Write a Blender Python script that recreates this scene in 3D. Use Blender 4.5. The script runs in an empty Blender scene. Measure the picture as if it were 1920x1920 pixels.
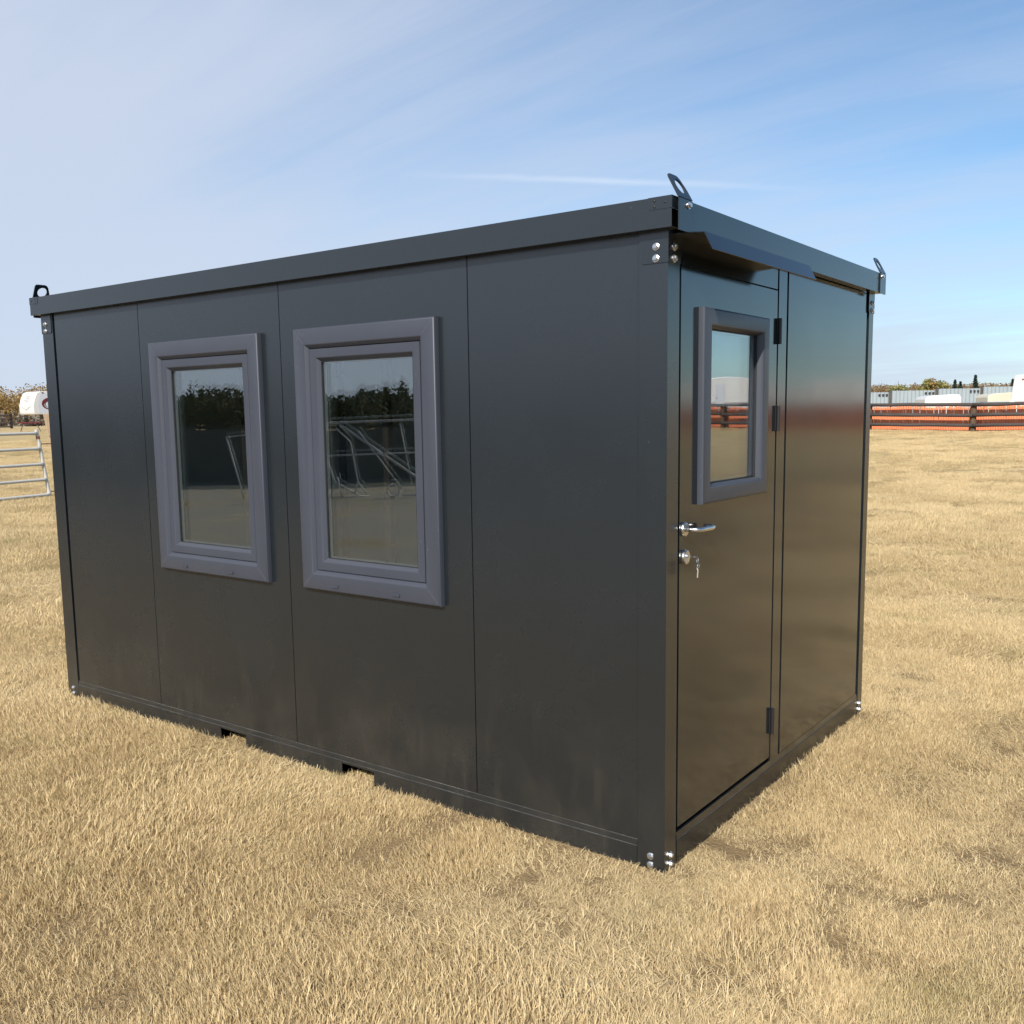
import bpy, bmesh, math, random
import numpy as np
from mathutils import Vector, Matrix

random.seed(7)
np.random.seed(7)
SC = bpy.context.scene
COL = SC.collection
R = math.radians

# ------------------------------------------------------------------ camera
cam_d = bpy.data.cameras.new('camera')
cam = bpy.data.objects.new('camera', cam_d)
COL.objects.link(cam)
SC.camera = cam
cam_d.sensor_fit = 'HORIZONTAL'
cam_d.sensor_width = 36.0
cam_d.lens = 33.819
cam_d.shift_x = -0.00729
cam_d.shift_y = 0.0210
cam_d.clip_start = 0.05
cam_d.clip_end = 4000
_r = Vector((0.80645873, 0.5911386, -0.0133966))
_u = Vector((-0.06216958, 0.10730207, 0.99228081))
_f = Vector((-0.58801297, 0.79940066, -0.12328553))
CAM = Vector((1.6564, -3.1703, 1.7761))
cam.matrix_world = Matrix(((_r.x, _u.x, -_f.x, CAM.x), (_r.y, _u.y, -_f.y, CAM.y),
                           (_r.z, _u.z, -_f.z, CAM.z), (0, 0, 0, 1)))

# ------------------------------------------------------------------ sun, sky, exposure
SUN_EL, SUN_AZ = R(36), math.atan2(0.31, -0.951)       # azimuth measured from +Y towards +X
sun_vec = Vector((math.sin(SUN_AZ) * math.cos(SUN_EL), math.cos(SUN_AZ) * math.cos(SUN_EL), math.sin(SUN_EL)))
sun_d = bpy.data.lights.new('sun', 'SUN')
sun_d.energy = 4.2
sun_d.angle = R(0.53)
sun_d.color = (1.0, 0.93, 0.82)
sun = bpy.data.objects.new('sun', sun_d)
COL.objects.link(sun)
sun.location = sun_vec * 50
sun.rotation_euler = sun_vec.to_track_quat('Z', 'Y').to_euler()

W = bpy.data.worlds.new('World')
SC.world = W
W.use_nodes = True
wt = W.node_tree
wt.nodes.clear()


def N(tree, typ, **kw):
    n = tree.nodes.new(typ)
    for k, v in kw.items():
        setattr(n, k, v)
    return n


def setin(n, **kw):
    for k, v in kw.items():
        n.inputs[k.replace('_', ' ')].default_value = v


def math_n(tree, op, a, b=None, c=None, clamp=False):
    n = N(tree, 'ShaderNodeMath', operation=op)
    n.use_clamp = clamp
    for i, x in enumerate((a, b, c)):
        if x is None:
            continue
        if hasattr(x, 'links'):
            tree.links.new(x, n.inputs[i])
        else:
            n.inputs[i].default_value = x
    return n.outputs[0]


def mixc(tree, fac, a, b, mode='MIX'):
    n = N(tree, 'ShaderNodeMix', data_type='RGBA', blend_type=mode)
    for sock, x in ((n.inputs[0], fac), (n.inputs[6], a), (n.inputs[7], b)):
        if hasattr(x, 'links'):
            tree.links.new(x, sock)
        elif isinstance(x, (tuple, list)):
            sock.default_value = (x[0], x[1], x[2], 1)
        else:
            sock.default_value = x
    return n.outputs[2]


def ramp(tree, fac, stops):
    n = N(tree, 'ShaderNodeValToRGB')
    el = n.color_ramp.elements
    while len(el) < len(stops):
        el.new(0.5)
    for e, (p, c) in zip(el, stops):
        e.position = p
        if not isinstance(c, (tuple, list)):
            c = (c, c, c)
        e.color = (c[0], c[1], c[2], 1)
    tree.links.new(fac, n.inputs[0])
    return n.outputs[0]


sky = N(wt, 'ShaderNodeTexSky', sky_type='NISHITA')
sky.sun_disc = False
sky.sun_elevation = SUN_EL
sky.sun_rotation = SUN_AZ
sky.altitude = 600
sky.air_density = 1.0
sky.dust_density = 0.6
sky.ozone_density = 1.6
tc = N(wt, 'ShaderNodeTexCoord')
sep = N(wt, 'ShaderNodeSeparateXYZ')
wt.links.new(tc.outputs['Generated'], sep.inputs[0])
X, Y, Z = sep.outputs
zc = math_n(wt, 'MAXIMUM', Z, 0.0)
den = math_n(wt, 'ADD', zc, 0.16)
cx = math_n(wt, 'DIVIDE', X, den)
cy = math_n(wt, 'DIVIDE', Y, den)
comb = N(wt, 'ShaderNodeCombineXYZ')
wt.links.new(cx, comb.inputs[0])
wt.links.new(cy, comb.inputs[1])


def cirrus(rot, sx, sy, off, scale, detail, rough, dist):
    m = N(wt, 'ShaderNodeMapping')
    m.inputs['Rotation'].default_value = (0, 0, R(rot))
    m.inputs['Scale'].default_value = (sx, sy, 1)
    m.inputs['Location'].default_value = off
    wt.links.new(comb.outputs[0], m.inputs[0])
    n = N(wt, 'ShaderNodeTexNoise')
    n.inputs['Scale'].default_value = scale
    n.inputs['Detail'].default_value = detail
    n.inputs['Roughness'].default_value = rough
    n.inputs['Distortion'].default_value = dist
    wt.links.new(m.outputs[0], n.inputs['Vector'])
    return n.outputs[0]


veil = cirrus(20, 0.55, 1.0, (0.3, 0.2, 0), 0.9, 4, 0.5, 0.6)
wisp = cirrus(-14, 0.35, 1.9, (1.7, 0.4, 0), 1.1, 8, 0.6, 0.9)
fine = cirrus(-20, 0.5, 4.0, (4.2, 2.4, 0), 2.0, 9, 0.65, 0.4)
# the veil is thick on the western half of the sky and thins out to the east
side = math_n(wt, 'ADD', math_n(wt, 'MULTIPLY', X, -0.95), math_n(wt, 'MULTIPLY', Y, -0.30))
cov = math_n(wt, 'ADD', math_n(wt, 'MULTIPLY', side, 0.98), 0.25)
c1 = math_n(wt, 'MULTIPLY', math_n(wt, 'SUBTRACT', wisp, 0.47), 0.95)
c2 = math_n(wt, 'MULTIPLY', math_n(wt, 'SUBTRACT', veil, 0.45), 1.2)
c3 = math_n(wt, 'MULTIPLY', math_n(wt, 'SUBTRACT', fine, 0.5), 0.28)
cl = math_n(wt, 'ADD', math_n(wt, 'ADD', cov, c1), math_n(wt, 'ADD', c2, c3))
low = math_n(wt, 'POWER', math_n(wt, 'SUBTRACT', 1.0, zc, clamp=True), 7.0)
cl = math_n(wt, 'ADD', cl, math_n(wt, 'MULTIPLY', low, 0.72))
clf = N(wt, 'ShaderNodeMapRange', interpolation_type='SMOOTHSTEP')
clf.inputs['From Min'].default_value = -0.15
clf.inputs['From Max'].default_value = 1.25
clf.inputs['To Max'].default_value = 0.92
wt.links.new(cl, clf.inputs['Value'])
SKY_TINT = (0.80, 1.01, 1.11)
CLOUD = (4.65, 5.25, 6.4)
skyc = mixc(wt, 1.0, sky.outputs[0], SKY_TINT, 'MULTIPLY')
skyc = mixc(wt, clf.outputs[0], skyc, CLOUD)
# an old contrail: a thin pale band along a great circle
ct_a, ct_b = Vector((-0.6235, 0.7471, 0.2305)), Vector((-0.3721, 0.9038, 0.2115))
ct_n = ct_a.cross(ct_b).normalized()
ct_m = ((ct_a + ct_b) / 2).normalized()
ct_t = (ct_b - ct_a).normalized()


def vdot(v):
    n = N(wt, 'ShaderNodeVectorMath', operation='DOT_PRODUCT')
    wt.links.new(tc.outputs['Generated'], n.inputs[0])
    n.inputs[1].default_value = v
    return n.outputs['Value']


wob = math_n(wt, 'MULTIPLY', math_n(wt, 'SUBTRACT', fine, 0.5), 0.006)
dist = math_n(wt, 'ABSOLUTE', math_n(wt, 'ADD', vdot(ct_n), wob))
band = math_n(wt, 'SUBTRACT', 1.0, math_n(wt, 'DIVIDE', dist, 0.0042), clamp=True)
alng = math_n(wt, 'SUBTRACT', 1.0, math_n(wt, 'DIVIDE', math_n(wt, 'ABSOLUTE', vdot(ct_t)), 0.21), clamp=True)
trail = math_n(wt, 'MULTIPLY', math_n(wt, 'MULTIPLY', band, alng), 0.42)
skyc = mixc(wt, trail, skyc, (6.2, 6.9, 7.8))
bg = N(wt, 'ShaderNodeBackground')
bg.inputs['Strength'].default_value = 0.085
wt.links.new(skyc, bg.inputs['Color'])
wo = N(wt, 'ShaderNodeOutputWorld')
wt.links.new(bg.outputs[0], wo.inputs['Surface'])

SC.view_settings.view_transform = 'Standard'
SC.view_settings.look = 'None'
SC.view_settings.gamma = 1
SC.view_settings.use_curve_mapping = False
SC.view_settings.exposure = 0.64
SC.render.engine = 'CYCLES'
SC.cycles.max_bounces = 10
SC.cycles.transparent_max_bounces = 16
SC.cycles.use_denoising = True


# ------------------------------------------------------------------ materials
def mat(name, base=(0.5, 0.5, 0.5), rough=0.5, metal=0.0, ior=1.5, build=None):
    m = bpy.data.materials.new(name)
    m.use_nodes = True
    t = m.node_tree
    p = t.nodes['Principled BSDF']
    p.inputs['Base Color'].default_value = (*base, 1)
    p.inputs['Roughness'].default_value = rough
    p.inputs['Metallic'].default_value = metal
    p.inputs['IOR'].default_value = ior
    if build:
        build(t, p)
    return m


def noise(t, scale, detail=4, rough=0.55, dist=0.0, vec=None, mapscale=None):
    n = N(t, 'ShaderNodeTexNoise')
    n.inputs['Scale'].default_value = scale
    n.inputs['Detail'].default_value = detail
    n.inputs['Roughness'].default_value = rough
    n.inputs['Distortion'].default_value = dist
    if vec is None:
        g = N(t, 'ShaderNodeNewGeometry')
        vec = g.outputs['Position']
    if mapscale:
        mp = N(t, 'ShaderNodeMapping')
        mp.inputs['Scale'].default_value = mapscale
        t.links.new(vec, mp.inputs[0])
        vec = mp.outputs[0]
    t.links.new(vec, n.inputs['Vector'])
    return n.outputs[0]


def bump(t, p, h, strength, distance=0.01):
    b = N(t, 'ShaderNodeBump')
    b.inputs['Strength'].default_value = strength
    b.inputs['Distance'].default_value = distance
    t.links.new(h, b.inputs['Height'])
    t.links.new(b.outputs[0], p.inputs['Normal'])


def paint_nodes(base, rough, dusty):
    def f(t, p):
        n1 = noise(t, 2.2, 5, 0.6)
        vo = N(t, 'ShaderNodeTexVoronoi')
        vo.inputs['Scale'].default_value = 7.0
        g_ = N(t, 'ShaderNodeNewGeometry')
        t.links.new(g_.outputs['Position'], vo.inputs['Vector'])
        spk = ramp(t, vo.outputs['Distance'], [(0.012, 1), (0.022, 0)])
        c = mixc(t, n1, tuple(x * 0.88 for x in base), tuple(x * 1.12 for x in base))
        c = mixc(t, math_n(t, 'MULTIPLY', spk, 0.28), c, (0.23, 0.22, 0.20))
        if dusty:
            geo = N(t, 'ShaderNodeNewGeometry')
            sp = N(t, 'ShaderNodeSeparateXYZ')
            t.links.new(geo.outputs['Position'], sp.inputs[0])
            lowz = N(t, 'ShaderNodeMapRange', interpolation_type='SMOOTHSTEP')
            lowz.inputs['From Min'].default_value = 0.85
            lowz.inputs['From Max'].default_value = 0.0
            t.links.new(sp.outputs[2], lowz.inputs['Value'])
            blot = ramp(t, noise(t, 1.7, 6, 0.62, 0.5), [(0.45, 0), (0.75, 1)])
            smear = ramp(t, noise(t, 3.0, 4, 0.6, 0.3, mapscale=(3.0, 3.0, 0.7)), [(0.55, 0), (0.80, 1)])
            dust = math_n(t, 'MULTIPLY', math_n(t, 'ADD', blot, smear), math_n(t, 'MULTIPLY', lowz.outputs[0], 0.10))
            c = mixc(t, dust, c, (0.20, 0.17, 0.13))
        t.links.new(c, p.inputs['Base Color'])
        rr = math_n(t, 'ADD', math_n(t, 'MULTIPLY', n1, 0.08), rough - 0.04)
        t.links.new(rr, p.inputs['Roughness'])
        wav = noise(t, 1.1, 2, 0.5, mapscale=(1, 1, 0.6))
        bump(t, p, wav, 0.16, 0.02)
    return f


M = {}
PB = (0.0080, 0.0118, 0.0150)
M['paint'] = mat('charcoal_paint', PB, 0.27, ior=1.80, build=paint_nodes(PB, 0.27, True))
M['paint_gloss'] = mat('charcoal_gloss_paint', PB, 0.12, ior=1.82, build=paint_nodes(PB, 0.12, True))
M['paint_trim'] = mat('charcoal_trim_paint', PB, 0.25, ior=1.75, build=paint_nodes(PB, 0.25, False))


def scuff_nodes(t, p):
    n = noise(t, 5.0, 5, 0.7, mapscale=(1, 1, 3))
    f = noise(t, 90, 3, 0.6)
    k = math_n(t, 'MULTIPLY', ramp(t, n, [(0.42, 0.12), (0.72, 0.75)]), ramp(t, f, [(0.35, 0.3), (0.65, 1)]))
    t.links.new(mixc(t, k, (0.035, 0.036, 0.036), (0.20, 0.195, 0.18)), p.inputs['Base Color'])


M['canopy'] = mat('charcoal_canopy_paint', PB, 0.22, ior=1.5, build=paint_nodes(PB, 0.22, False))
M['ledge'] = mat('dusty_ledge', PB, 0.55, build=scuff_nodes)


def frame_nodes(t, p):
    n = noise(t, 40, 4, 0.6)
    n1 = noise(t, 3, 4, 0.6)
    spk = ramp(t, noise(t, 120, 2, 0.5), [(0.74, 0), (0.78, 1)])
    c = mixc(t, n1, (0.036, 0.041, 0.057), (0.047, 0.053, 0.070))
    c = mixc(t, math_n(t, 'MULTIPLY', spk, 0.4), c, (0.35, 0.34, 0.36))
    t.links.new(c, p.inputs['Base Color'])
    bump(t, p, n, 0.08, 0.002)


M['frame'] = mat('anthracite_window_foil', (0.08, 0.08, 0.1), 0.42, build=frame_nodes)
M['weld'] = mat('pale_frame_weld', (0.085, 0.085, 0.10), 0.5)
M['gasket'] = mat('black_rubber_gasket', (0.012, 0.012, 0.013), 0.6)
M['spacer'] = mat('glazing_spacer', (0.45, 0.46, 0.46), 0.35, metal=0.9)
M['hinge'] = mat('black_hinge_metal', (0.015, 0.015, 0.017), 0.4)
M['dark'] = mat('dark_cavity', (0.006, 0.006, 0.006), 0.9)
M['interior'] = mat('interior_panel', (0.10, 0.10, 0.10), 0.8,
                    build=lambda t, p: t.links.new(mixc(t, noise(t, 3, 4), (0.56, 0.56, 0.55), (0.64, 0.64, 0.62)), p.inputs['Base Color']))
M['floor_in'] = mat('interior_floor', (0.05, 0.045, 0.04), 0.7,
                    build=lambda t, p: t.links.new(mixc(t, noise(t, 8, 4), (0.20, 0.16, 0.12), (0.30, 0.24, 0.18)), p.inputs['Base Color']))


def zinc_nodes(t, p):
    n = noise(t, 120, 4, 0.6)
    t.links.new(mixc(t, n, (0.52, 0.54, 0.56), (0.82, 0.83, 0.84)), p.inputs['Base Color'])
    t.links.new(math_n(t, 'ADD', math_n(t, 'MULTIPLY', n, 0.2), 0.22), p.inputs['Roughness'])


M['zinc'] = mat('zinc_plated_steel', (0.7, 0.71, 0.72), 0.3, metal=1.0, build=zinc_nodes)


def steel_nodes(t, p):
    n = noise(t, 30, 4, 0.6, mapscale=(1, 6, 1))
    t.links.new(mixc(t, n, (0.58, 0.56, 0.54), (0.70, 0.68, 0.66)), p.inputs['Base Color'])


M['steel'] = mat('satin_stainless_steel', (0.65, 0.62, 0.60), 0.27, metal=1.0, build=steel_nodes)


def glass_mat(name, f0, tint):
    m = bpy.data.materials.new(name)
    m.use_nodes = True
    t = m.node_tree
    t.nodes.clear()
    lw = N(t, 'ShaderNodeLayerWeight')
    lw.inputs['Blend'].default_value = 0.5
    fac = math_n(t, 'ADD', math_n(t, 'MULTIPLY', math_n(t, 'POWER', lw.outputs['Facing'], 5.0), 1 - f0), f0)
    tr = N(t, 'ShaderNodeBsdfTransparent')
    tr.inputs[0].default_value = (*tint, 1)
    gl = N(t, 'ShaderNodeBsdfGlossy')
    gl.inputs['Roughness'].default_value = 0.0
    gl.inputs['Color'].default_value = (0.97, 0.98, 1.0, 1)
    mx = N(t, 'ShaderNodeMixShader')
    t.links.new(fac, mx.inputs[0])
    t.links.new(tr.outputs[0], mx.inputs[1])
    t.links.new(gl.outputs[0], mx.inputs[2])
    o = N(t, 'ShaderNodeOutputMaterial')
    t.links.new(mx.outputs[0], o.inputs['Surface'])
    return m


M['glass'] = glass_mat('window_glass', 0.125, (0.90, 0.93, 0.92))
M['door_glass'] = glass_mat('door_glass', 0.20, (0.82, 0.85, 0.86))


def straw_nodes(t, p):
    oi = N(t, 'ShaderNodeObjectInfo')
    at = N(t, 'ShaderNodeAttribute')
    at.attribute_name = 'shade'
    big = noise(t, 0.55, 5, 0.6)
    mid = noise(t, 3.3, 4, 0.6)
    a = mixc(t, at.outputs['Fac'], (0.45, 0.335, 0.175), (0.76, 0.615, 0.362))
    grn = ramp(t, noise(t, 1.3, 4, 0.6), [(0.56, 0), (0.72, 1)])
    a = mixc(t, math_n(t, 'MULTIPLY', grn, 0.38), a, (0.25, 0.23, 0.075))
    brn = ramp(t, mid, [(0.56, 0), (0.74, 1)])
    a = mixc(t, math_n(t, 'MULTIPLY', brn, 0.44), a, (0.30, 0.18, 0.08))
    pal = ramp(t, big, [(0.50, 0), (0.70, 1)])
    a = mixc(t, math_n(t, 'MULTIPLY', pal, 0.50), a, (0.68, 0.55, 0.335))
    t.links.new(a, p.inputs['Base Color'])
    p.inputs['Roughness'].default_value = 0.6
    p.inputs['Specular IOR Level'].default_value = 0.35
    out = t.nodes['Material Output']
    tl = N(t, 'ShaderNodeBsdfTranslucent')
    t.links.new(a, tl.inputs[0])
    mx = N(t, 'ShaderNodeMixShader')
    mx.inputs[0].default_value = 0.24
    t.links.new(p.outputs[0], mx.inputs[1])
    t.links.new(tl.outputs[0], mx.inputs[2])
    t.links.new(mx.outputs[0], out.inputs['Surface'])


M['straw'] = mat('dry_grass_blades', (0.5, 0.4, 0.2), 0.6, build=straw_nodes)


def ground_nodes(t, p):
    geo = N(t, 'ShaderNodeNewGeometry')
    ln = N(t, 'ShaderNodeVectorMath', operation='DISTANCE')
    t.links.new(geo.outputs['Position'], ln.inputs[0])
    ln.inputs[1].default_value = (0, 0, 0)
    far = N(t, 'ShaderNodeMapRange', interpolation_type='SMOOTHSTEP')
    far.inputs['From Min'].default_value = 9
    far.inputs['From Max'].default_value = 34
    t.links.new(ln.outputs['Value'], far.inputs['Value'])
    n0 = noise(t, 18, 6, 0.7)
    n1 = noise(t, 0.9, 6, 0.65)
    n2 = noise(t, 0.14, 5, 0.6)
    n3 = noise(t, 60, 4, 0.7)
    soil = mixc(t, n0, (0.19, 0.13, 0.07), (0.40, 0.29, 0.155))
    fld = mixc(t, n1, (0.40, 0.295, 0.145), (0.55, 0.425, 0.225))
    fld = mixc(t, ramp(t, n2, [(0.40, 0), (0.66, 0.65)]), fld, (0.58, 0.46, 0.26))
    fld = mixc(t, ramp(t, noise(t, 0.32, 6, 0.65, 0.6, mapscale=(0.5, 1.6, 1)), [(0.54, 0), (0.70, 0.6)]), fld, (0.30, 0.205, 0.095))
    fld = mixc(t, math_n(t, 'MULTIPLY', ramp(t, n0, [(0.35, 1), (0.55, 0)]), 0.30), fld, (0.22, 0.15, 0.06))
    t.links.new(mixc(t, far.outputs[0], soil, fld), p.inputs['Base Color'])
    p.inputs['Roughness'].default_value = 0.95
    p.inputs['Specular IOR Level'].default_value = 0.1
    bump(t, p, math_n(t, 'ADD', n3, n0), 0.7, 0.05)


def gravel_nodes(t, p):
    n0 = noise(t, 26, 5, 0.7)
    n1 = noise(t, 0.7, 5, 0.6)
    c = mixc(t, n0, (0.11, 0.095, 0.075), (0.29, 0.25, 0.20))
    c = mixc(t, ramp(t, n1, [(0.45, 0), (0.7, 0.5)]), c, (0.28, 0.22, 0.13))
    t.links.new(c, p.inputs['Base Color'])
    bump(t, p, n0, 0.8, 0.03)


M['gravel'] = mat('grey_brown_gravel', (0.16, 0.15, 0.13), 0.95, build=gravel_nodes)
M['ground'] = mat('dry_pasture_ground', (0.4, 0.3, 0.15), 0.95, build=ground_nodes)


def leaf_mat(name, cols, scale=0.35, trans=0.25):
    def f(t, p):
        at = N(t, 'ShaderNodeAttribute')
        at.attribute_name = 'shade'
        n = noise(t, scale, 4, 0.6)
        v = math_n(t, 'ADD', math_n(t, 'MULTIPLY', at.outputs['Fac'], 0.55), math_n(t, 'MULTIPLY', n, 0.5))
        k = len(cols)
        c = ramp(t, v, [(0.22 + 0.56 * i / max(1, k - 1), col) for i, col in enumerate(cols)])
        t.links.new(c, p.inputs['Base Color'])
        p.inputs['Roughness'].default_value = 0.7
        p.inputs['Specular IOR Level'].default_value = 0.2
        tl = N(t, 'ShaderNodeBsdfTranslucent')
        t.links.new(c, tl.inputs[0])
        mx = N(t, 'ShaderNodeMixShader')
        mx.inputs[0].default_value = trans
        t.links.new(p.outputs[0], mx.inputs[1])
        t.links.new(tl.outputs[0], mx.inputs[2])
        t.links.new(mx.outputs[0], t.nodes['Material Output'].inputs['Surface'])
    return mat(name, cols[0], build=f)


M['gold_leaf'] = leaf_mat('golden_autumn_leaves', [(0.19, 0.125, 0.055), (0.29, 0.185, 0.07), (0.39, 0.27, 0.10)])
M['brown_leaf'] = leaf_mat('brown_autumn_brush', [(0.17, 0.115, 0.062), (0.24, 0.165, 0.085), (0.30, 0.22, 0.11)], 0.12)
M['yellowgreen_leaf'] = leaf_mat('yellow_green_leaves', [(0.10, 0.11, 0.05), (0.22, 0.22, 0.09), (0.36, 0.32, 0.11)])
M['spruce_leaf'] = leaf_mat('spruce_needles', [(0.018, 0.032, 0.030), (0.04, 0.06, 0.05)])
M['dark_leaf'] = leaf_mat('dark_green_leaves', [(0.018, 0.028, 0.014), (0.04, 0.055, 0.025), (0.09, 0.075, 0.03)])
M['grey_brush'] = leaf_mat('grey_dry_brush', [(0.17, 0.14, 0.11), (0.30, 0.26, 0.21)])


def wood_nodes(c0, c1, ax=(1, 1, 8)):
    def f(t, p):
        n = noise(t, 4, 6, 0.7, 0.4, mapscale=ax)
        t.links.new(mixc(t, ramp(t, n, [(0.3, 0), (0.7, 1)]), c0, c1), p.inputs['Base Color'])
        bump(t, p, n, 0.4, 0.01)
    return f


M['rail_wood'] = mat('weathered_dark_rail', (0.06, 0.05, 0.045), 0.85, build=wood_nodes((0.024, 0.019, 0.018), (0.085, 0.070, 0.066), (0.3, 8, 8)))
M['post_wood'] = mat('brown_post_wood', (0.08, 0.05, 0.03), 0.85, build=wood_nodes((0.045, 0.030, 0.020), (0.14, 0.09, 0.05), (8, 8, 0.5)))
M['dark_post'] = mat('dark_stained_timber', (0.03, 0.02, 0.015), 0.8, build=wood_nodes((0.016, 0.011, 0.009), (0.045, 0.028, 0.02), (8, 8, 0.5)))
M['pale_wood'] = mat('pale_weathered_timber', (0.35, 0.25, 0.16), 0.85, build=wood_nodes((0.30, 0.205, 0.125), (0.46, 0.34, 0.22), (8, 8, 0.6)))
M['dark_board'] = mat('dark_windbreak_boards', (0.03, 0.03, 0.03), 0.9, build=wood_nodes((0.035, 0.033, 0.030), (0.10, 0.092, 0.08), (4, 4, 0.5)))
M['orange'] = mat('orange_fence_plastic', (0.62, 0.12, 0.03), 0.5,
                  build=lambda t, p: t.links.new(mixc(t, noise(t, 1.5, 5, 0.7), (0.60, 0.165, 0.07), (0.78, 0.27, 0.13)), p.inputs['Base Color']))


def corr_nodes(t, p):
    n = noise(t, 2.0, 5, 0.65, mapscale=(3, 3, 0.4))
    t.links.new(mixc(t, n, (0.21, 0.255, 0.29), (0.36, 0.41, 0.44)), p.inputs['Base Color'])


M['corrugated'] = mat('grey_blue_corrugated_steel', (0.26, 0.31, 0.35), 0.5, metal=0.15, build=corr_nodes)
M['galv'] = mat('galvanised_pipe', (0.55, 0.54, 0.51), 0.55, metal=0.0,
                build=lambda t, p: t.links.new(mixc(t, noise(t, 7, 5, 0.6), (0.42, 0.41, 0.38), (0.58, 0.57, 0.53)), p.inputs['Base Color']))
M['rust'] = mat('rusty_collar', (0.20, 0.07, 0.035), 0.8)


def white_nodes(t, p):
    n = noise(t, 1.4, 5, 0.6, mapscale=(1, 1, 0.4))
    t.links.new(mixc(t, ramp(t, n, [(0.4, 0), (0.8, 1)]), (0.60, 0.60, 0.60), (0.53, 0.52, 0.50)), p.inputs['Base Color'])


M['rv_white'] = mat('white_trailer_skin', (0.78, 0.78, 0.78), 0.35, build=white_nodes)
M['cream'] = mat('cream_trailer_skin', (0.70, 0.66, 0.54), 0.4,
                 build=lambda t, p: t.links.new(mixc(t, noise(t, 1.4, 4), (0.60, 0.56, 0.45), (0.52, 0.48, 0.38)), p.inputs['Base Color']))
M['rv_grey'] = mat('pale_grey_trailer_panel', (0.50, 0.52, 0.57), 0.4)
M['black_trim'] = mat('black_trim', (0.02, 0.02, 0.022), 0.5)
M['maroon'] = mat('maroon_stripe', (0.12, 0.015, 0.02), 0.4)
M['grey_line'] = mat('grey_stripe', (0.28, 0.25, 0.27), 0.4)
M['tyre'] = mat('tyre_rubber', (0.02, 0.02, 0.02), 0.85)
M['dark_window'] = mat('dark_trailer_glass', (0.015, 0.018, 0.02), 0.08)


# ------------------------------------------------------------------ mesh helpers
def tag(o, label=None, cat=None, group=None, kind=None):
    if label:
        o['label'] = label
    if cat:
        o['category'] = cat
    if group:
        o['group'] = group
    if kind:
        o['kind'] = kind
    return o


def empty(name, loc=(0, 0, 0), rz=0.0):
    o = bpy.data.objects.new(name, None)
    o.location = loc
    o.rotation_euler = (0, 0, rz)
    o.empty_display_size = 0.2
    COL.objects.link(o)
    return o


def obj(name, bm, m, parent=None, smooth=False, bevel=0.0, loc=None):
    if bevel:
        bmesh.ops.bevel(bm, geom=[e for e in bm.edges if e.calc_face_angle(0) > 0.5], offset=bevel, segments=2, profile=0.5, affect='EDGES', clamp_overlap=True)
    me = bpy.data.meshes.new(name)
    if smooth:
        for f in bm.faces:
            f.smooth = True
    bm.to_mesh(me)
    bm.free()
    me.materials.append(M[m] if isinstance(m, str) else m)
    o = bpy.data.objects.new(name, me)
    COL.objects.link(o)
    if parent:
        o.parent = parent
    if loc:
        o.location = loc
    return o


def inst(src, parent=None, loc=None, rot=None):
    o = src.copy()
    COL.objects.link(o)
    o.parent = parent if parent else src.parent
    if loc is not None:
        o.location = loc
    if rot is not None:
        o.rotation_euler = rot
    return o


def copy_tree(o, parent=None):
    c = o.copy()
    COL.objects.link(c)
    c.parent = parent
    for ch in list(o.children):
        copy_tree(ch, c)
    return c


def box(x0, x1, y0, y1, z0, z1, bm=None):
    bm = bm or bmesh.new()
    v = [bm.verts.new((x, y, z)) for x in (min(x0, x1), max(x0, x1)) for y in (min(y0, y1), max(y0, y1)) for z in (min(z0, z1), max(z0, z1))]
    for f in ((0, 1, 3, 2), (4, 6, 7, 5), (0, 4, 5, 1), (2, 3, 7, 6), (0, 2, 6, 4), (1, 5, 7, 3)):
        bm.faces.new([v[i] for i in f])
    return bm


def tube(pts, rad, n=10, bm=None, caps=True):
    """swept tube through pts, rad is a number or one per point"""
    bm = bm or bmesh.new()
    pts = [Vector(p) for p in pts]
    rr = rad if isinstance(rad, (list, tuple)) else [rad] * len(pts)
    d0 = (pts[1] - pts[0]).normalized()
    ref = Vector((0, 0, 1)) if abs(d0.z) < 0.9 else Vector((1, 0, 0))
    a = d0.cross(ref).normalized()
    rings = []
    for i, p in enumerate(pts):
        d = (pts[min(i + 1, len(pts) - 1)] - pts[max(i - 1, 0)]).normalized()
        a = (a - d * a.dot(d)).normalized()
        b = d.cross(a)
        rings.append([bm.verts.new(p + (a * math.cos(2 * math.pi * k / n) + b * math.sin(2 * math.pi * k / n)) * rr[i]) for k in range(n)])
    for i in range(len(rings) - 1):
        for k in range(n):
            bm.faces.new((rings[i][k], rings[i][(k + 1) % n], rings[i + 1][(k + 1) % n], rings[i + 1][k]))
    if caps:
        bm.faces.new(list(reversed(rings[0])))
        bm.faces.new(rings[-1])
    return bm


def prism(poly, y0, y1, plane='xz', bm=None):
    """extrude a polygon given in one plane along the third axis"""
    bm = bm or bmesh.new()

    def P(a, b, c):
        return {'xz': (a, c, b), 'yz': (c, a, b), 'xy': (a, b, c)}[plane]
    A = [bm.verts.new(P(a, b, y0)) for a, b in poly]
    B = [bm.verts.new(P(a, b, y1)) for a, b in poly]
    n = len(poly)
    bm.faces.new(A)
    bm.faces.new(list(reversed(B)))
    for i in range(n):
        bm.faces.new((A[(i + 1) % n], A[i], B[i], B[(i + 1) % n]))
    bmesh.ops.recalc_face_normals(bm, faces=bm.faces)
    return bm


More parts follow.
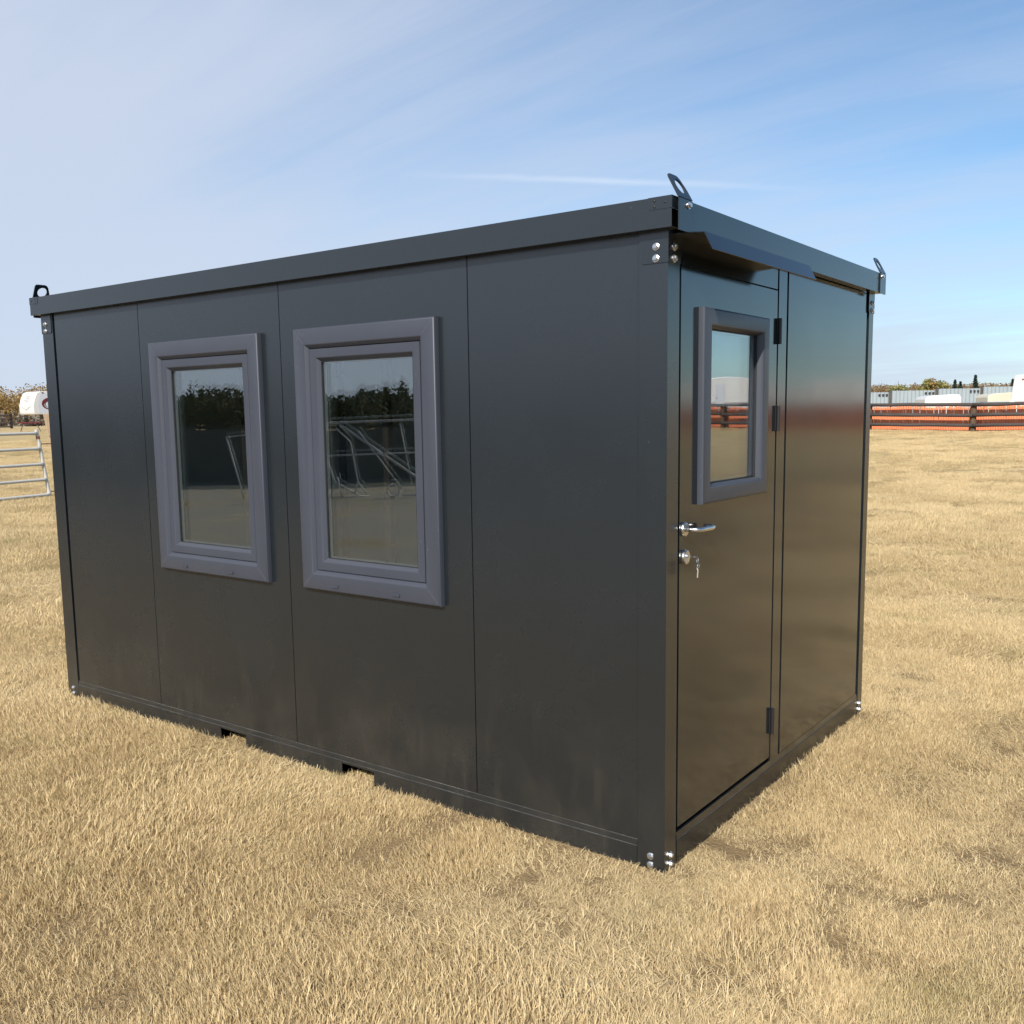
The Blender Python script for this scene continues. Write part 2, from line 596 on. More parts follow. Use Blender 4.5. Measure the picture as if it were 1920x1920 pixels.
def lathe(profile, axis, origin, n=20, bm=None):
    """profile: (distance along axis, radius)"""
    bm = bm or bmesh.new()
    ax = Vector(axis).normalized()
    ref = Vector((0, 0, 1)) if abs(ax.z) < 0.9 else Vector((1, 0, 0))
    a = ax.cross(ref).normalized()
    b = ax.cross(a)
    o = Vector(origin)
    rings = []
    for h, r in profile:
        if r < 1e-6:
            rings.append([bm.verts.new(o + ax * h)])
        else:
            rings.append([bm.verts.new(o + ax * h + (a * math.cos(2 * math.pi * k / n) + b * math.sin(2 * math.pi * k / n)) * r) for k in range(n)])
    for i in range(len(rings) - 1):
        A, B = rings[i], rings[i + 1]
        for k in range(n):
            k2 = (k + 1) % n
            if len(A) == 1 and len(B) == 1:
                continue
            if len(A) == 1:
                bm.faces.new((A[0], B[k2], B[k]))
            elif len(B) == 1:
                bm.faces.new((A[k], A[k2], B[0]))
            else:
                bm.faces.new((A[k], A[k2], B[k2], B[k]))
    bmesh.ops.recalc_face_normals(bm, faces=bm.faces)
    return bm


def ring_frame(a0, a1, z0, z1, profile, face):
    """mitred rectangular frame. profile: (inset, outward offset); face 'y' looks to -Y, face 'x' looks to +X"""
    bm = bmesh.new()
    rings = []
    for ins, off in profile:
        c = [(a0 + ins, z0 + ins), (a1 - ins, z0 + ins), (a1 - ins, z1 - ins), (a0 + ins, z1 - ins)]
        rings.append([bm.verts.new((a, -off, z) if face == 'y' else (off, a, z)) for a, z in c])
    for i in range(len(rings) - 1):
        for k in range(4):
            bm.faces.new((rings[i][k], rings[i][(k + 1) % 4], rings[i + 1][(k + 1) % 4], rings[i + 1][k]))
    bmesh.ops.recalc_face_normals(bm, faces=bm.faces)
    return bm


def holed_panel(a0, a1, z0, z1, h, d0, d1, face):
    """slab with one rectangular opening h=(a0,a1,z0,z1), between depths d0 (outside) and d1 (inside)"""
    bm = bmesh.new()

    def q(a, z, d):
        return bm.verts.new((a, d, z) if face == 'y' else (d, a, z))
    L = []
    for d in (d0, d1):
        o = [q(a0, z0, d), q(a1, z0, d), q(a1, z1, d), q(a0, z1, d)]
        i = [q(h[0], h[2], d), q(h[1], h[2], d), q(h[1], h[3], d), q(h[0], h[3], d)]
        L.append((o, i))
    for o, i in L:
        for k in range(4):
            bm.faces.new((o[k], o[(k + 1) % 4], i[(k + 1) % 4], i[k]))
    for s in (0, 1):
        A, B = L[0][s], L[1][s]
        for k in range(4):
            bm.faces.new((A[k], B[k], B[(k + 1) % 4], A[(k + 1) % 4]))
    bmesh.ops.recalc_face_normals(bm, faces=bm.faces)
    return bm


# ------------------------------------------------------------------ the ground
def terrain(x, y):
    r = np.hypot(x, y)
    s = np.clip((r - 10) / 70, 0, 1)
    z = 1.15 * s * s * (3 - 2 * s)
    w = np.clip((r - 5) / 12, 0, 1)
    return z + w * (0.035 * np.sin(x * 0.42 + 1.3 * np.sin(y * 0.21)) * np.sin(y * 0.37 + 0.8) + 0.02 * np.sin(x * 1.1 + y * 0.7))


def make_ground():
    rad = [0.0]
    r = 0.6
    while r < 2200:
        rad.append(r)
        r *= 1.045 if r > 8 else 1.12
    seg = 160
    vs, fs = [(0, 0, 0)], []
    for r in rad[1:]:
        for k in range(seg):
            a = 2 * math.pi * k / seg
            x, y = r * math.cos(a), r * math.sin(a)
            vs.append((x, y, float(terrain(x, y))))
    for k in range(seg):
        fs.append((0, 1 + k, 1 + (k + 1) % seg))
    for i in range(len(rad) - 2):
        b0, b1 = 1 + i * seg, 1 + (i + 1) * seg
        for k in range(seg):
            k2 = (k + 1) % seg
            fs.append((b0 + k, b1 + k, b1 + k2, b0 + k2))
    me = bpy.data.meshes.new('ground')
    me.from_pydata(vs, [], fs)
    me.polygons.foreach_set('use_smooth', [True] * len(fs))
    me.materials.append(M['ground'])
    o = bpy.data.objects.new('ground', me)
    COL.objects.link(o)
    tag(o, kind='structure')


make_ground()

def make_gravel():
    """gravel yard behind the photographer, mirrored in the windows"""
    rng_ = np.random.default_rng(17)
    nx, ny = 150, 24
    vs, fs = [], []
    for j in range(ny + 1):
        for i in range(nx + 1):
            x = -60 + 110 * i / nx
            f = j / ny
            y0 = -4.3 + 0.25 * math.sin(x * 0.9) + 0.18 * math.sin(x * 2.3 + 1) + rng_.normal() * 0.06
            y1 = -27 + 0.8 * math.sin(x * 0.3)
            y = y0 + (y1 - y0) * f
            vs.append((x, y, float(terrain(x, y)) + 0.008))
    for j in range(ny):
        for i in range(nx):
            a = j * (nx + 1) + i
            fs.append((a, a + nx + 1, a + nx + 2, a + 1))
    me = bpy.data.meshes.new('gravel_yard')
    me.from_pydata(vs, [], fs)
    me.materials.append(M['gravel'])
    o = bpy.data.objects.new('gravel_yard', me)
    COL.objects.link(o)
    tag(o, kind='structure')


make_gravel()

# ------------------------------------------------------------------ the portable office
CL, CW = 4.342, 2.4766          # length along -X, width along +Y
office = empty('portable_office', (0, 0, 0))
tag(office, 'charcoal black steel portable office cabin with two windows and a door, standing on dry grass', 'cabin')


def part(name, bm, m, parent=None, **k):
    return obj(name, bm, m, parent or office, **k)


# posts
PT = 2.43
POST = {}
for nm, bx in (('nr', (-0.120, 0, 0, 0.092)), ('nl', (-CL, -4.222, 0, 0.100)), ('fr', (-0.120, 0, CW - 0.076, CW)), ('fl', (-CL, -4.222, CW - 0.086, CW))):
    POST[nm] = part('corner_post', box(*bx, 0.0, PT), 'paint', bevel=0.004)
# base rails with a dusty sloped ledge
PY = 0.005                       # panels sit 5 mm behind posts and rails


def base_profile_long(x0, x1, s):
    """a stretch of the long rail; s=+1 the side facing -Y"""
    poly = [(0.0, 0.0), (0.0, 0.080), (0.0035, 0.0834), (0.060, 0.0834), (0.060, 0.0)]
    if s < 0:
        poly = [(CW - y, z) for y, z in poly]
    return prism(poly, x0, x1, 'yz')


def join(*bms):
    b0 = bms[0]
    for b in bms[1:]:
        me = bpy.data.meshes.new('tmp')
        b.to_mesh(me)
        b.free()
        b0.from_mesh(me)
        bpy.data.meshes.remove(me)
    return b0


FORK = ((-2.752, -2.533), (-1.789, -1.567))
for s in (1, -1):
    bm = join(base_profile_long(-4.2195, FORK[0][0], s), base_profile_long(FORK[0][1], FORK[1][0], s), base_profile_long(FORK[1][1], -0.1225, s))
    y0, y1 = (0.002, 0.060) if s > 0 else (CW - 0.060, CW - 0.002)
    for a, b in FORK:
        bm = join(bm, box(a, b, y0, y1, 0.070, 0.0834))
    part('base_rail', bm, 'paint')
    yl = (0.0, 0.005) if s > 0 else (CW, CW - 0.005)
    part('base_ledge', prism([(yl[0] + 0.0004 * s, 0.0848), (yl[1] - 0.001 * s, 0.1085), (yl[1] + 0.03 * s, 0.1085), (yl[1] + 0.03 * s, 0.0848)], -4.2195, -0.1225, 'yz'), 'paint')
    for z_, o_ in ((0.0826, -0.0006), (0.1072, 0.0030)):
        part('seam_strip', box(-4.2195, -0.1225, yl[0] + o_ * s, yl[0] + (o_ + 0.003) * s, z_, z_ + 0.0026), 'ledge')
    for a, b in FORK:
        t_ = 0.004
        bm = join(box(a - t_, a, y0 + .002, y0 + 0.9 * s, 0, 0.070), box(b, b + t_, y0 + .002, y0 + 0.9 * s, 0, 0.070), box(a, b, y0 + .06 * s, y0 + 0.9 * s, 0.066, 0.070))
        part('fork_pocket', bm, 'dark')
for xx, s in ((0.0, 1), (-CL, -1)):
    bm = prism([(xx, 0.0), (xx, 0.095), (xx - 0.004 * s, 0.0985), (xx - 0.06 * s, 0.0985), (xx - 0.06 * s, 0.0)], 0.1025, CW - 0.0885, 'xz')
    part('base_rail', bm, 'canopy')
    part('base_ledge', prism([(xx - 0.0004 * s, 0.0998), (xx - 0.005 * s, 0.127), (xx - 0.04 * s, 0.127), (xx - 0.04 * s, 0.0998)], 0.1025, CW - 0.0885, 'xz'), 'paint_gloss')
    part('seam_strip', box(xx + 0.0006 * s, xx - 0.003 * s, 0.1025, CW - 0.0885, 0.0976, 0.1000), 'ledge')

# windows: outer rectangles on the long wall
WIN = ((-3.190, -2.257), (-1.992, -1.092))
WZ = (0.936, 2.193)
ZT = 2.435


def hole(w):
    return (w[0] + 0.03, w[1] - 0.03, WZ[0] + 0.03, WZ[1] - 0.03)


J = (-4.2080, -3.3145, -2.119, -0.931, -0.1222)
g = 0.0024
for i in range(4):
    a0, a1 = J[i] + (g if i else 0.003), J[i + 1] - (g if i < 3 else 0.0012)
    if i in (1, 2):
        bm = holed_panel(a0, a1, 0.111, ZT, hole(WIN[i - 1]), PY, 0.052, 'y')
    else:
        bm = box(a0, a1, PY, 0.052, 0.111, ZT)
    part('wall_panel', bm, 'paint')
    part('wall_panel', box(a0, a1, CW - 0.052, CW - PY, 0.111, ZT), 'paint')     # the far long wall
for y0, y1 in ((0.103, 1.239), (1.2425, CW - 0.089)):
    part('wall_panel', box(-CL + PY, -CL + 0.052, y0, y1, 0.129, ZT), 'paint')   # the far short wall
# short wall with the door
part('header_panel', box(-0.052, -PY, 0.113, 1.0575, 2.3125, ZT), 'paint_gloss', bevel=0.002)
part('door_post', box(-0.052, -0.003, 1.0705, 1.167, 0.129, ZT), 'paint_gloss', bevel=0.003)
part('wall_panel', box(-0.052, -PY, 1.193, CW - 0.106, 0.129, ZT), 'paint_gloss', bevel=0.003)
# lining that closes the joints
part('interior_lining', join(
    holed_panel(-CL + 0.06, -0.06, 0.09, 2.44, hole(WIN[0])[:1] + (WIN[0][1] - 0.03, WZ[0] + 0.03, WZ[1] - 0.03), 0.055, 0.059, 'y')
    if False else box(-CL + 0.06, hole(WIN[0])[0], 0.055, 0.06, 0.09, 2.44),
    box(hole(WIN[0])[1], hole(WIN[1])[0], 0.055, 0.06, 0.09, 2.44),
    box(hole(WIN[1])[1], -0.06, 0.055, 0.06, 0.09, 2.44),
    *[b for w in WIN for b in (box(hole(w)[0], hole(w)[1], 0.055, 0.06, 0.09, hole(w)[2]), box(hole(w)[0], hole(w)[1], 0.055, 0.06, hole(w)[3], 2.44))],
    box(-CL + 0.06, -0.06, CW - 0.06, CW - 0.055, 0.09, 2.44),
    box(-CL + 0.055, -CL + 0.06, 0.06, CW - 0.06, 0.09, 2.44),
    box(-0.06, -0.055, 0.06, 0.096, 0.09, 2.44), box(-0.06, -0.055, 1.063, CW - 0.06, 0.09, 2.44), box(-0.06, -0.055, 0.096, 1.063, 2.305, 2.44)), 'interior')
part('floor', box(-CL + 0.06, -0.06, 0.06, CW - 0.06, 0.085, 0.125), 'floor_in')
part('ceiling', box(-CL + 0.06, -0.06, 0.06, CW - 0.06, 2.40, 2.43), 'interior')
# uprights standing inside behind the panes
for ux, uy in ((-2.97, 0.42), (-1.83, 0.42)):
    part('interior_post', box(ux - 0.021, ux + 0.021, uy, uy + 0.035, 0.125, 2.40), 'dark_post')

# long wall windows
FR = [(0.0, -0.004), (0.0, 0.019), (0.002, 0.0235), (0.006, 0.0265), (0.011, 0.028), (0.074, 0.028), (0.0775, 0.027), (0.080, 0.0245), (0.094, 0.0125), (0.0955, 0.010), (0.0955, -0.05)]
SA = [(0.0985, -0.05), (0.0985, 0.0115), (0.100, 0.0135), (0.1365, 0.0135), (0.1395, 0.0125), (0.1415, 0.0105), (0.1555, -0.006), (0.157, -0.008), (0.157, -0.05)]


def shade_sharp(o, ang=25):
    me = o.data
    me.polygons.foreach_set('use_smooth', [True] * len(me.polygons))
    me.set_sharp_from_angle(angle=R(ang))


def mitre_welds(a0, a1, z0, z1, i0, i1, off, face, parent):
    """thin weld lines across the four mitred corners of a frame"""
    for ca, cz_, da, dz in ((a0, z0, 1, 1), (a1, z0, -1, 1), (a1, z1, -1, -1), (a0, z1, 1, -1)):
        bm = bmesh.new()
        w_ = 0.0007
        q = []
        for o_ in (off - 0.0006, off + 0.0003):
            for ins_, sg in ((i0, 1), (i0, -1), (i1, -1), (i1, 1)):
                a_, z_ = ca + da * (ins_ + sg * w_), cz_ + dz * (ins_ - sg * w_)
                q.append(bm.verts.new((a_, -o_, z_) if face == 'y' else (o_, a_, z_)))
        for f in ((4, 5, 6, 7), (0, 1, 5, 4), (1, 2, 6, 5), (2, 3, 7, 6), (3, 0, 4, 7)):
            bm.faces.new([q[k] for k in f])
        bmesh.ops.recalc_face_normals(bm, faces=bm.faces)
        part('mitre_weld', bm, 'weld', parent)


for wi, w in enumerate(WIN):
    wf = part('window', ring_frame(w[0], w[1], WZ[0], WZ[1], FR, 'y'), 'frame')
    shade_sharp(wf, 35)
    mitre_welds(w[0], w[1], WZ[0], WZ[1], 0.012, 0.073, 0.028, 'y', wf)
    sa = part('sash', ring_frame(w[0], w[1], WZ[0], WZ[1], SA, 'y'), 'frame', wf)
    shade_sharp(sa, 35)
    ins = 0.150
    part('gasket', ring_frame(w[0], w[1], WZ[0], WZ[1], [(0.152, -0.007), (0.1595, -0.007), (0.1595, -0.0125), (0.152, -0.0125)], 'y'), 'gasket', wf)
    part('spacer', ring_frame(w[0], w[1], WZ[0], WZ[1], [(0.158, -0.0195), (0.164, -0.0195), (0.164, -0.033), (0.158, -0.033)], 'y'), 'spacer', wf)
    cx_, cz_ = (w[0] + w[1]) / 2, (WZ[0] + WZ[1]) / 2
    hx, hz = (w[1] - w[0]) / 2 - ins, (WZ[1] - WZ[0]) / 2 - ins
    for yy, tilt in ((0.0155, -0.10), (0.0365, 0.13)):     # the two sheets of the unit are never quite parallel
        p_ = part('pane', box(-hx, hx, -0.002, 0.002, -hz, hz), 'glass', wf, loc=(cx_, yy, cz_))
        p_.rotation_euler = (R(tilt), 0, R(0.05))
    for dx in (0.236, 0.637):
        part('drain_cap', box(w[0] + dx - 0.021, w[0] + dx + 0.021, -0.0335, -0.0275, 0.958, 0.970), 'frame', wf, bevel=0.002)

# door
door = part('door', holed_panel(0.114, 1.0565, 0.1475, 2.3055, (0.30, 0.86, 1.46, 2.13), -0.004, -0.052, 'x'), 'paint_gloss')
DF = [(0.0, -0.004), (0.0, 0.0145), (0.002, 0.019), (0.006, 0.022), (0.011, 0.023), (0.059, 0.023), (0.0625, 0.022), (0.065, 0.0195), (0.0745, 0.003), (0.075, -0.03)]
DWA, DWZ = (0.262, 0.911), (1.415, 2.173)
df = part('window_frame', ring_frame(DWA[0], DWA[1], DWZ[0], DWZ[1], DF, 'x'), 'frame', door)
shade_sharp(df, 35)
part('gasket', ring_frame(DWA[0], DWA[1], DWZ[0], DWZ[1], [(0.072, -0.006), (0.079, -0.006), (0.079, -0.011), (0.072, -0.011)], 'x'), 'gasket', door)
part('spacer', ring_frame(DWA[0], DWA[1], DWZ[0], DWZ[1], [(0.077, -0.0185), (0.085, -0.0185), (0.085, -0.031), (0.077, -0.031)], 'x'), 'spacer', door)
for xx, tilt in ((-0.0145, 0.10), (-0.0335, -0.12)):
    p_ = part('pane', box(-0.002, 0.002, -0.254, 0.254, -0.309, 0.309), 'door_glass', door, loc=(xx, (DWA[0] + DWA[1]) / 2, (DWZ[0] + DWZ[1]) / 2))
    p_.rotation_euler = (0, R(tilt), 0)
hb = None
for z0, z1 in ((2.072, 2.186), (1.683, 1.798), (0.262, 0.385)):
    bm = lathe([(0, 0.0), (0, 0.0085), (z1 - z0, 0.0085), (z1 - z0, 0.0)], (0, 0, 1), (0.007, 1.0635, z0), 12)
    bm = join(bm, box(-0.003, 0.0015, 1.046, 1.081, z0 + 0.002, z1 - 0.002))
    part('hinge', bm, 'hinge', door)
# lever handle: rose, spindle, returned lever
HY, HZ = 0.145, 1.330
part('handle_rose', lathe([(-0.004, 0.0), (-0.004, 0.027), (0.003, 0.0275), (0.0075, 0.026), (0.009, 0.023), (0.009, 0.0)], (1, 0, 0), (0, HY, HZ), 28), 'steel', door, smooth=False)
lev = [(0.006, HY, HZ), (0.030, HY, HZ), (0.046, HY + 0.002, HZ), (0.056, HY + 0.009, HZ), (0.061, HY + 0.022, HZ)]
lev += [(0.061, HY + 0.05, HZ - 0.001), (0.061, HY + 0.09, HZ - 0.002), (0.061, HY + 0.118, HZ - 0.002)]
lev += [(0.058, HY + 0.134, HZ - 0.002), (0.049, HY + 0.145, HZ - 0.002), (0.036, HY + 0.148, HZ - 0.002), (0.014, HY + 0.148, HZ - 0.002)]
part('handle_lever', tube(lev, 0.0098, 16), 'steel', door, smooth=True)
LY, LZ = 0.148, 1.222
part('lock_rose', lathe([(-0.004, 0.0), (-0.004, 0.028), (0.004, 0.0285), (0.011, 0.027), (0.013, 0.024), (0.013, 0.0)], (1, 0, 0), (0, LY, LZ), 28), 'steel', door)
part('lock_cylinder', join(lathe([(0.010, 0.0), (0.010, 0.0085), (0.018, 0.0085), (0.018, 0.0)], (1, 0, 0), (0, LY, LZ + 0.005), 16), box(0.010, 0.0172, LY - 0.005, LY + 0.005, LZ - 0.017, LZ)), 'zinc', door)
part('strike_plate', box(-0.012, -0.003, 0.0918, 0.0945, 1.19, 1.38), 'steel', POST['nr'])

# a bunch of keys hanging from the lock
keys = empty('key_bunch', (0.024, LY, LZ + 0.005))
keys.scale = (1.0, 1.0, 1.0)
tag(keys, 'small bunch of steel keys hanging from the door lock', 'keys')


def key_bm():
    """a key hanging straight down from its bow at the origin"""
    bm = lathe([(-0.001, 0.006), (-0.001, 0.0125), (0.001, 0.0125), (0.001, 0.006), (-0.001, 0.006)], (1, 0, 0), (0, 0, 0), 18)
    bm = join(bm, box(-0.001, 0.001, -0.0042, 0.0042, -0.044, -0.0115))
    for k in range(4):
        bm = join(bm, box(-0.001, 0.001, 0.0042, 0.0042 + 0.0012 + 0.0009 * (k % 2), -0.042 + k * 0.006, -0.039 + k * 0.006))
    return bm


k1 = obj('key', key_bm(), 'steel', keys)
k1.location = (0.018, 0, 0)
k1.rotation_euler = (0, R(90), R(15))
obj('key_ring', lathe([(-0.0011, 0.0135), (0.0011, 0.0135), (0.0011, 0.0157), (-0.0011, 0.0157), (-0.0011, 0.0135)], (0.8, 0.6, 0), (0.031, 0.0005, -0.014), 20), 'steel', keys)
k2 = obj('key', key_bm(), 'steel', keys)
k2.location = (0.032, 0.006, -0.036)
k2.rotation_euler = (R(6), 0, R(40))
k3 = inst(k2, keys, (0.034, 0.002, -0.036), (R(-14), 0, R(10)))
obj('key_tag', lathe([(-0.001, 0.0), (-0.001, 0.011), (0.001, 0.011), (0.001, 0.0)], (0.9, 0.3, 0.2), (0.031, 0.004, -0.048), 18), 'zinc', keys)

# roof: four fascias, top sheet, soffit
FZ0, FZ1 = 2.422, 2.528


def fascia_long(s):
    """open C channel; s=+1 faces -Y"""
    def yy(v):
        return v if s > 0 else CW - v
    t_ = 0.003
    bm = box(-4.386, 0.037, yy(-0.045), yy(-0.045 + t_), FZ0, FZ1)
    bm = join(bm, box(-4.386, 0.037, yy(-0.045 + t_), yy(0.09), FZ1 - t_, FZ1), box(-4.386, 0.037, yy(-0.045 + t_), yy(0.02), FZ0, FZ0 + t_))
    return bm


for s in (1, -1):
    part('fascia', fascia_long(s), 'paint_trim', bevel=0.0012)
    for e in (1, -1):
        def yy(v):
            return v if s > 0 else CW - v
        def ex(v):
            return v if e > 0 else -4.349 - v
        # corner cap: a small plate on the face with a tab folded round the end, three rivets
        cap = part('corner_cap', join(box(ex(-0.055), ex(0.0385), yy(-0.0468), yy(-0.0452), 2.486, FZ1 + 0.001),
                                      box(ex(0.0375), ex(0.0392), yy(-0.0452), yy(0.0), 2.486, FZ1 + 0.001)), 'paint_trim')
        for dx, z_ in ((-0.030, 2.515), (-0.030, 2.495), (0.012, 2.508)):
            part('rivet', lathe([(0, 0.0), (0, 0.0045), (0.0018, 0.0038), (0.003, 0.0015), (0.003, 0.0)], (0, -s, 0), (ex(dx), yy(-0.0467), z_), 10), 'hinge', cap, smooth=True)
for xx, s in ((0.05, 1), (-CL - 0.05, -1)):
    part('fascia', join(box(xx, xx - 0.003 * s, 0.083, CW - 0.083, FZ0 - 0.006, FZ1 - 0.006), box(xx - 0.003 * s, xx - 0.09 * s, 0.083, CW - 0.083, FZ1 - 0.009, FZ1 - 0.006),
                        box(xx - 0.003 * s, xx - 0.045 * s, 0.083, CW - 0.083, FZ0 - 0.006, FZ0 - 0.003)), 'paint_trim', bevel=0.0012)
part('roof_sheet', box(-CL + 0.03, -0.03, 0.085, CW - 0.085, 2.50, 2.515), 'paint_trim')
part('soffit', join(box(-CL - 0.004, 0.0, -0.02, CW + 0.02, 2.437, 2.441), box(-CL + 0.0, -0.0, -0.0, CW, 2.441, 2.49)), 'dark')
# lifting lugs
for e, s in ((1, 1), (1, -1), (-1, 1), (-1, -1)):
    def ex(v):
        return v if e > 0 else -CL - v

    def ly(v):
        return v if s > 0 else CW - v
    bm = bmesh.new()
    t_ = 0.006
    # flat foot on the fascia corner
    box(ex(0.0505), ex(0.0505 + t_), ly(-0.022), ly(0.080), 2.412, 2.522, bm)
    # leaning ear with a round eye
    w0, w1, hgt = -0.022, 0.080, 0.100
    cyy, czz, rr = 0.029, 0.052, 0.030
    n = 32
    outer, inner = [], []
    corners = [(w0, 0.0), (w1, 0.0), (w1 - 0.004, 0.045), (w1 - 0.020, hgt - 0.012), (w1 - 0.034, hgt), (w0 + 0.008, hgt), (w0, hgt - 0.008)]
    for k in range(n):
        a = 2 * math.pi * k / n
        d = (math.cos(a), math.sin(a))
        best = None
        for i in range(len(corners)):
            p, q = corners[i], corners[(i + 1) % len(corners)]
            den_ = d[0] * (q[1] - p[1]) - d[1] * (q[0] - p[0])
            if abs(den_) < 1e-9:
                continue
            tt = ((p[0] - cyy) * (q[1] - p[1]) - (p[1] - czz) * (q[0] - p[0])) / den_
            uu = ((p[0] - cyy) * d[1] - (p[1] - czz) * d[0]) / den_
            if tt > 0 and -1e-6 <= uu <= 1 + 1e-6 and (best is None or tt < best):
                best = tt
        outer.append((cyy + d[0] * best, czz + d[1] * best))
        inner.append((cyy + d[0] * rr, czz + d[1] * rr))
    lean = 0.50

    def P3(a, b, off):
        return (ex(0.0505 + off - b * math.sin(lean)), ly(a), 2.522 + b * math.cos(lean) + off * math.sin(lean))
    vo = [[bm.verts.new(P3(a, b, off)) for a, b in outer] for off in (0, t_)]
    vi = [[bm.verts.new(P3(a, b, off)) for a, b in inner] for off in (0, t_)]
    for k in range(n):
        k2 = (k + 1) % n
        bm.faces.new((vo[1][k], vo[1][k2], vi[1][k2], vi[1][k]))
        bm.faces.new((vo[0][k2], vo[0][k], vi[0][k], vi[0][k2]))
        bm.faces.new((vo[0][k], vo[0][k2], vo[1][k2], vo[1][k]))
        bm.faces.new((vi[0][k2], vi[0][k], vi[1][k], vi[1][k2]))
    bmesh.ops.recalc_face_normals(bm, faces=bm.faces)
    lug = part('lifting_lug', bm, 'paint_trim')
    part('bolt', join(lathe([(0, 0), (0, 0.013), (0.003, 0.013), (0.003, 0)], (e, 0, 0), (ex(0.0566), ly(0.048), 2.504), 16),
                      lathe([(0.003, 0), (0.003, 0.0095), (0.010, 0.0095), (0.0115, 0.008), (0.0115, 0)], (e, 0, 0), (ex(0.0566), ly(0.048), 2.504), 6)), 'zinc', lug)

# corner brackets at the post tops with bolts, bolts at the post feet


def bolt_at(p, axis, parent):
    return part('bolt', join(lathe([(0, 0), (0, 0.0142), (0.0025, 0.0142), (0.0035, 0.012), (0.0035, 0)], axis, p, 18),
                             lathe([(0.0035, 0), (0.0035, 0.0102), (0.009, 0.0102), (0.0115, 0.0085), (0.0120, 0)], axis, p, 6)), 'zinc', parent)


for e, s, key in ((1, 1, 'nr'), (1, -1, 'fr'), (-1, 1, 'nl'), (-1, -1, 'fl')):
    def ex(v):
        return v if e > 0 else -CL - v

    def ly(v):
        return v if s > 0 else CW - v
    t_ = 0.004
    wl, ws = 0.109, 0.096
    A = prism([(ex(-wl), 2.436), (ex(-wl), 2.318), (ex(-wl + 0.009), 2.309), (ex(t_), 2.309), (ex(t_), 2.436)], ly(-0.0005), ly(-t_), 'xz')
    B = prism([(ly(-0.0005), 2.436), (ly(-0.0005), 2.309), (ly(ws - 0.009), 2.309), (ly(ws), 2.318), (ly(ws), 2.436)], ex(0.0005), ex(t_), 'yz')
    br = part('corner_bracket', join(A, B), 'paint_trim')
    for z_ in (2.366, 2.325):
        bolt_at((ex(-0.046), ly(-t_), z_), (0, -s, 0), br)
        bolt_at((ex(t_), ly(0.040), z_), (e, 0, 0), br)
    for z_ in (0.056, 0.020):
        bolt_at((ex(-0.062), ly(0), z_), (0, -s, 0), POST[key])
        bolt_at((ex(0), ly(0.046), z_ + 0.004), (e, 0, 0), POST[key])

# rain canopy over the door: sheet that runs out from under the fascia and folds down
cz0 = 2.410
poly = [(-0.004, cz0 + 0.004), (0.056, cz0 + 0.003), (0.120, cz0 - 0.002), (0.152, 2.345), (0.1505, 2.3435), (0.1185, cz0 - 0.005), (0.056, cz0), (-0.004, cz0 + 0.001)]
part('canopy', prism(poly, 0.045, 1.105, 'xz'), 'canopy')


# ------------------------------------------------------------------ foliage helpers
def add_shade(me, vals):
    a = me.attributes.new('shade', 'FLOAT', 'POINT')
    a.data.foreach_set('value', np.asarray(vals, dtype=np.float32))


def leaf_mesh(name, centres, sizes, m, parent=None, seed=0, stretch=1.0, flat=0.0):
    """one leaf clump (a bent quad) per centre"""
    rng = np.random.default_rng(seed)
    n = len(centres)
    a = rng.normal(size=(n, 3))
    a /= np.linalg.norm(a, axis=1)[:, None]
    b = rng.normal(size=(n, 3))
    b -= a * (a * b).sum(1)[:, None]
    b /= np.linalg.norm(b, axis=1)[:, None]
    s = np.asarray(sizes)[:, None]
    a = a * s * stretch
    b = b * s
    V = np.empty((n, 4, 3))
    V[:, 0] = centres - a
    V[:, 1] = centres - b * 0.6
    V[:, 2] = centres + a
    V[:, 3] = centres + b * 0.6
    F = np.arange(n * 4).reshape(n, 4)
    me = bpy.data.meshes.new(name)
    me.from_pydata(V.reshape(-1, 3).tolist(), [], F.tolist())
    add_shade(me, np.repeat(rng.random(n), 4))
    me.materials.append(M[m])
    o = bpy.data.objects.new(name, me)
    COL.objects.link(o)
    if parent:
        o.parent = parent
    return o


def lobes(rng, n, lobes_):
    """random points in the outer part of a set of ellipsoids (cx,cy,cz,rx,ry,rz)"""
    L = np.array(lobes_, float)
    w = L[:, 3] * L[:, 4] * L[:, 5]
    k = rng.choice(len(L), n, p=w / w.sum())
    d = rng.normal(size=(n, 3))
    d /= np.linalg.norm(d, axis=1)[:, None]
    r = (0.35 + 0.65 * rng.random(n) ** 0.5)[:, None] * (0.85 + 0.3 * rng.random((n, 1)))
    return L[k, :3] + d * r * L[k, 3:6]


def woodland(name, x0, y0, x1, y1, depth, h0, h1, nclump, leaf, m, seed, per=40, base=1.1, hfun=None):
    rng = np.random.default_rng(seed)
    t = rng.random(nclump)
    dvec = np.array([-(y1 - y0), x1 - x0])
    dvec = dvec / np.linalg.norm(dvec)
    off = rng.random(nclump) * depth
    hh = h0 + (h1 - h0) * rng.random(nclump) ** 1.6
    if hfun is not None:
        hh = hh * hfun(t)
    C_, S_ = [], []
    for i in range(nclump):
        cx_, cy_ = x0 + (x1 - x0) * t[i] + dvec[0] * off[i], y0 + (y1 - y0) * t[i] + dvec[1] * off[i]
        h = hh[i]
        lb = [(cx_ + rng.normal() * h * 0.18, cy_ + rng.normal() * h * 0.18, base + h * (0.15 + 0.75 * k / 3), h * (0.34 - 0.05 * k), h * (0.34 - 0.05 * k), h * 0.2) for k in range(4)]
        C_.append(lobes(rng, per, lb))
        S_.append(leaf * (0.5 + rng.random(per)))
    C_ = np.concatenate(C_)
    S_ = np.concatenate(S_)
    C_[:, 2] = np.maximum(C_[:, 2], base)
    o = leaf_mesh(name, C_, S_, m, seed=seed, stretch=1.3)
    return o


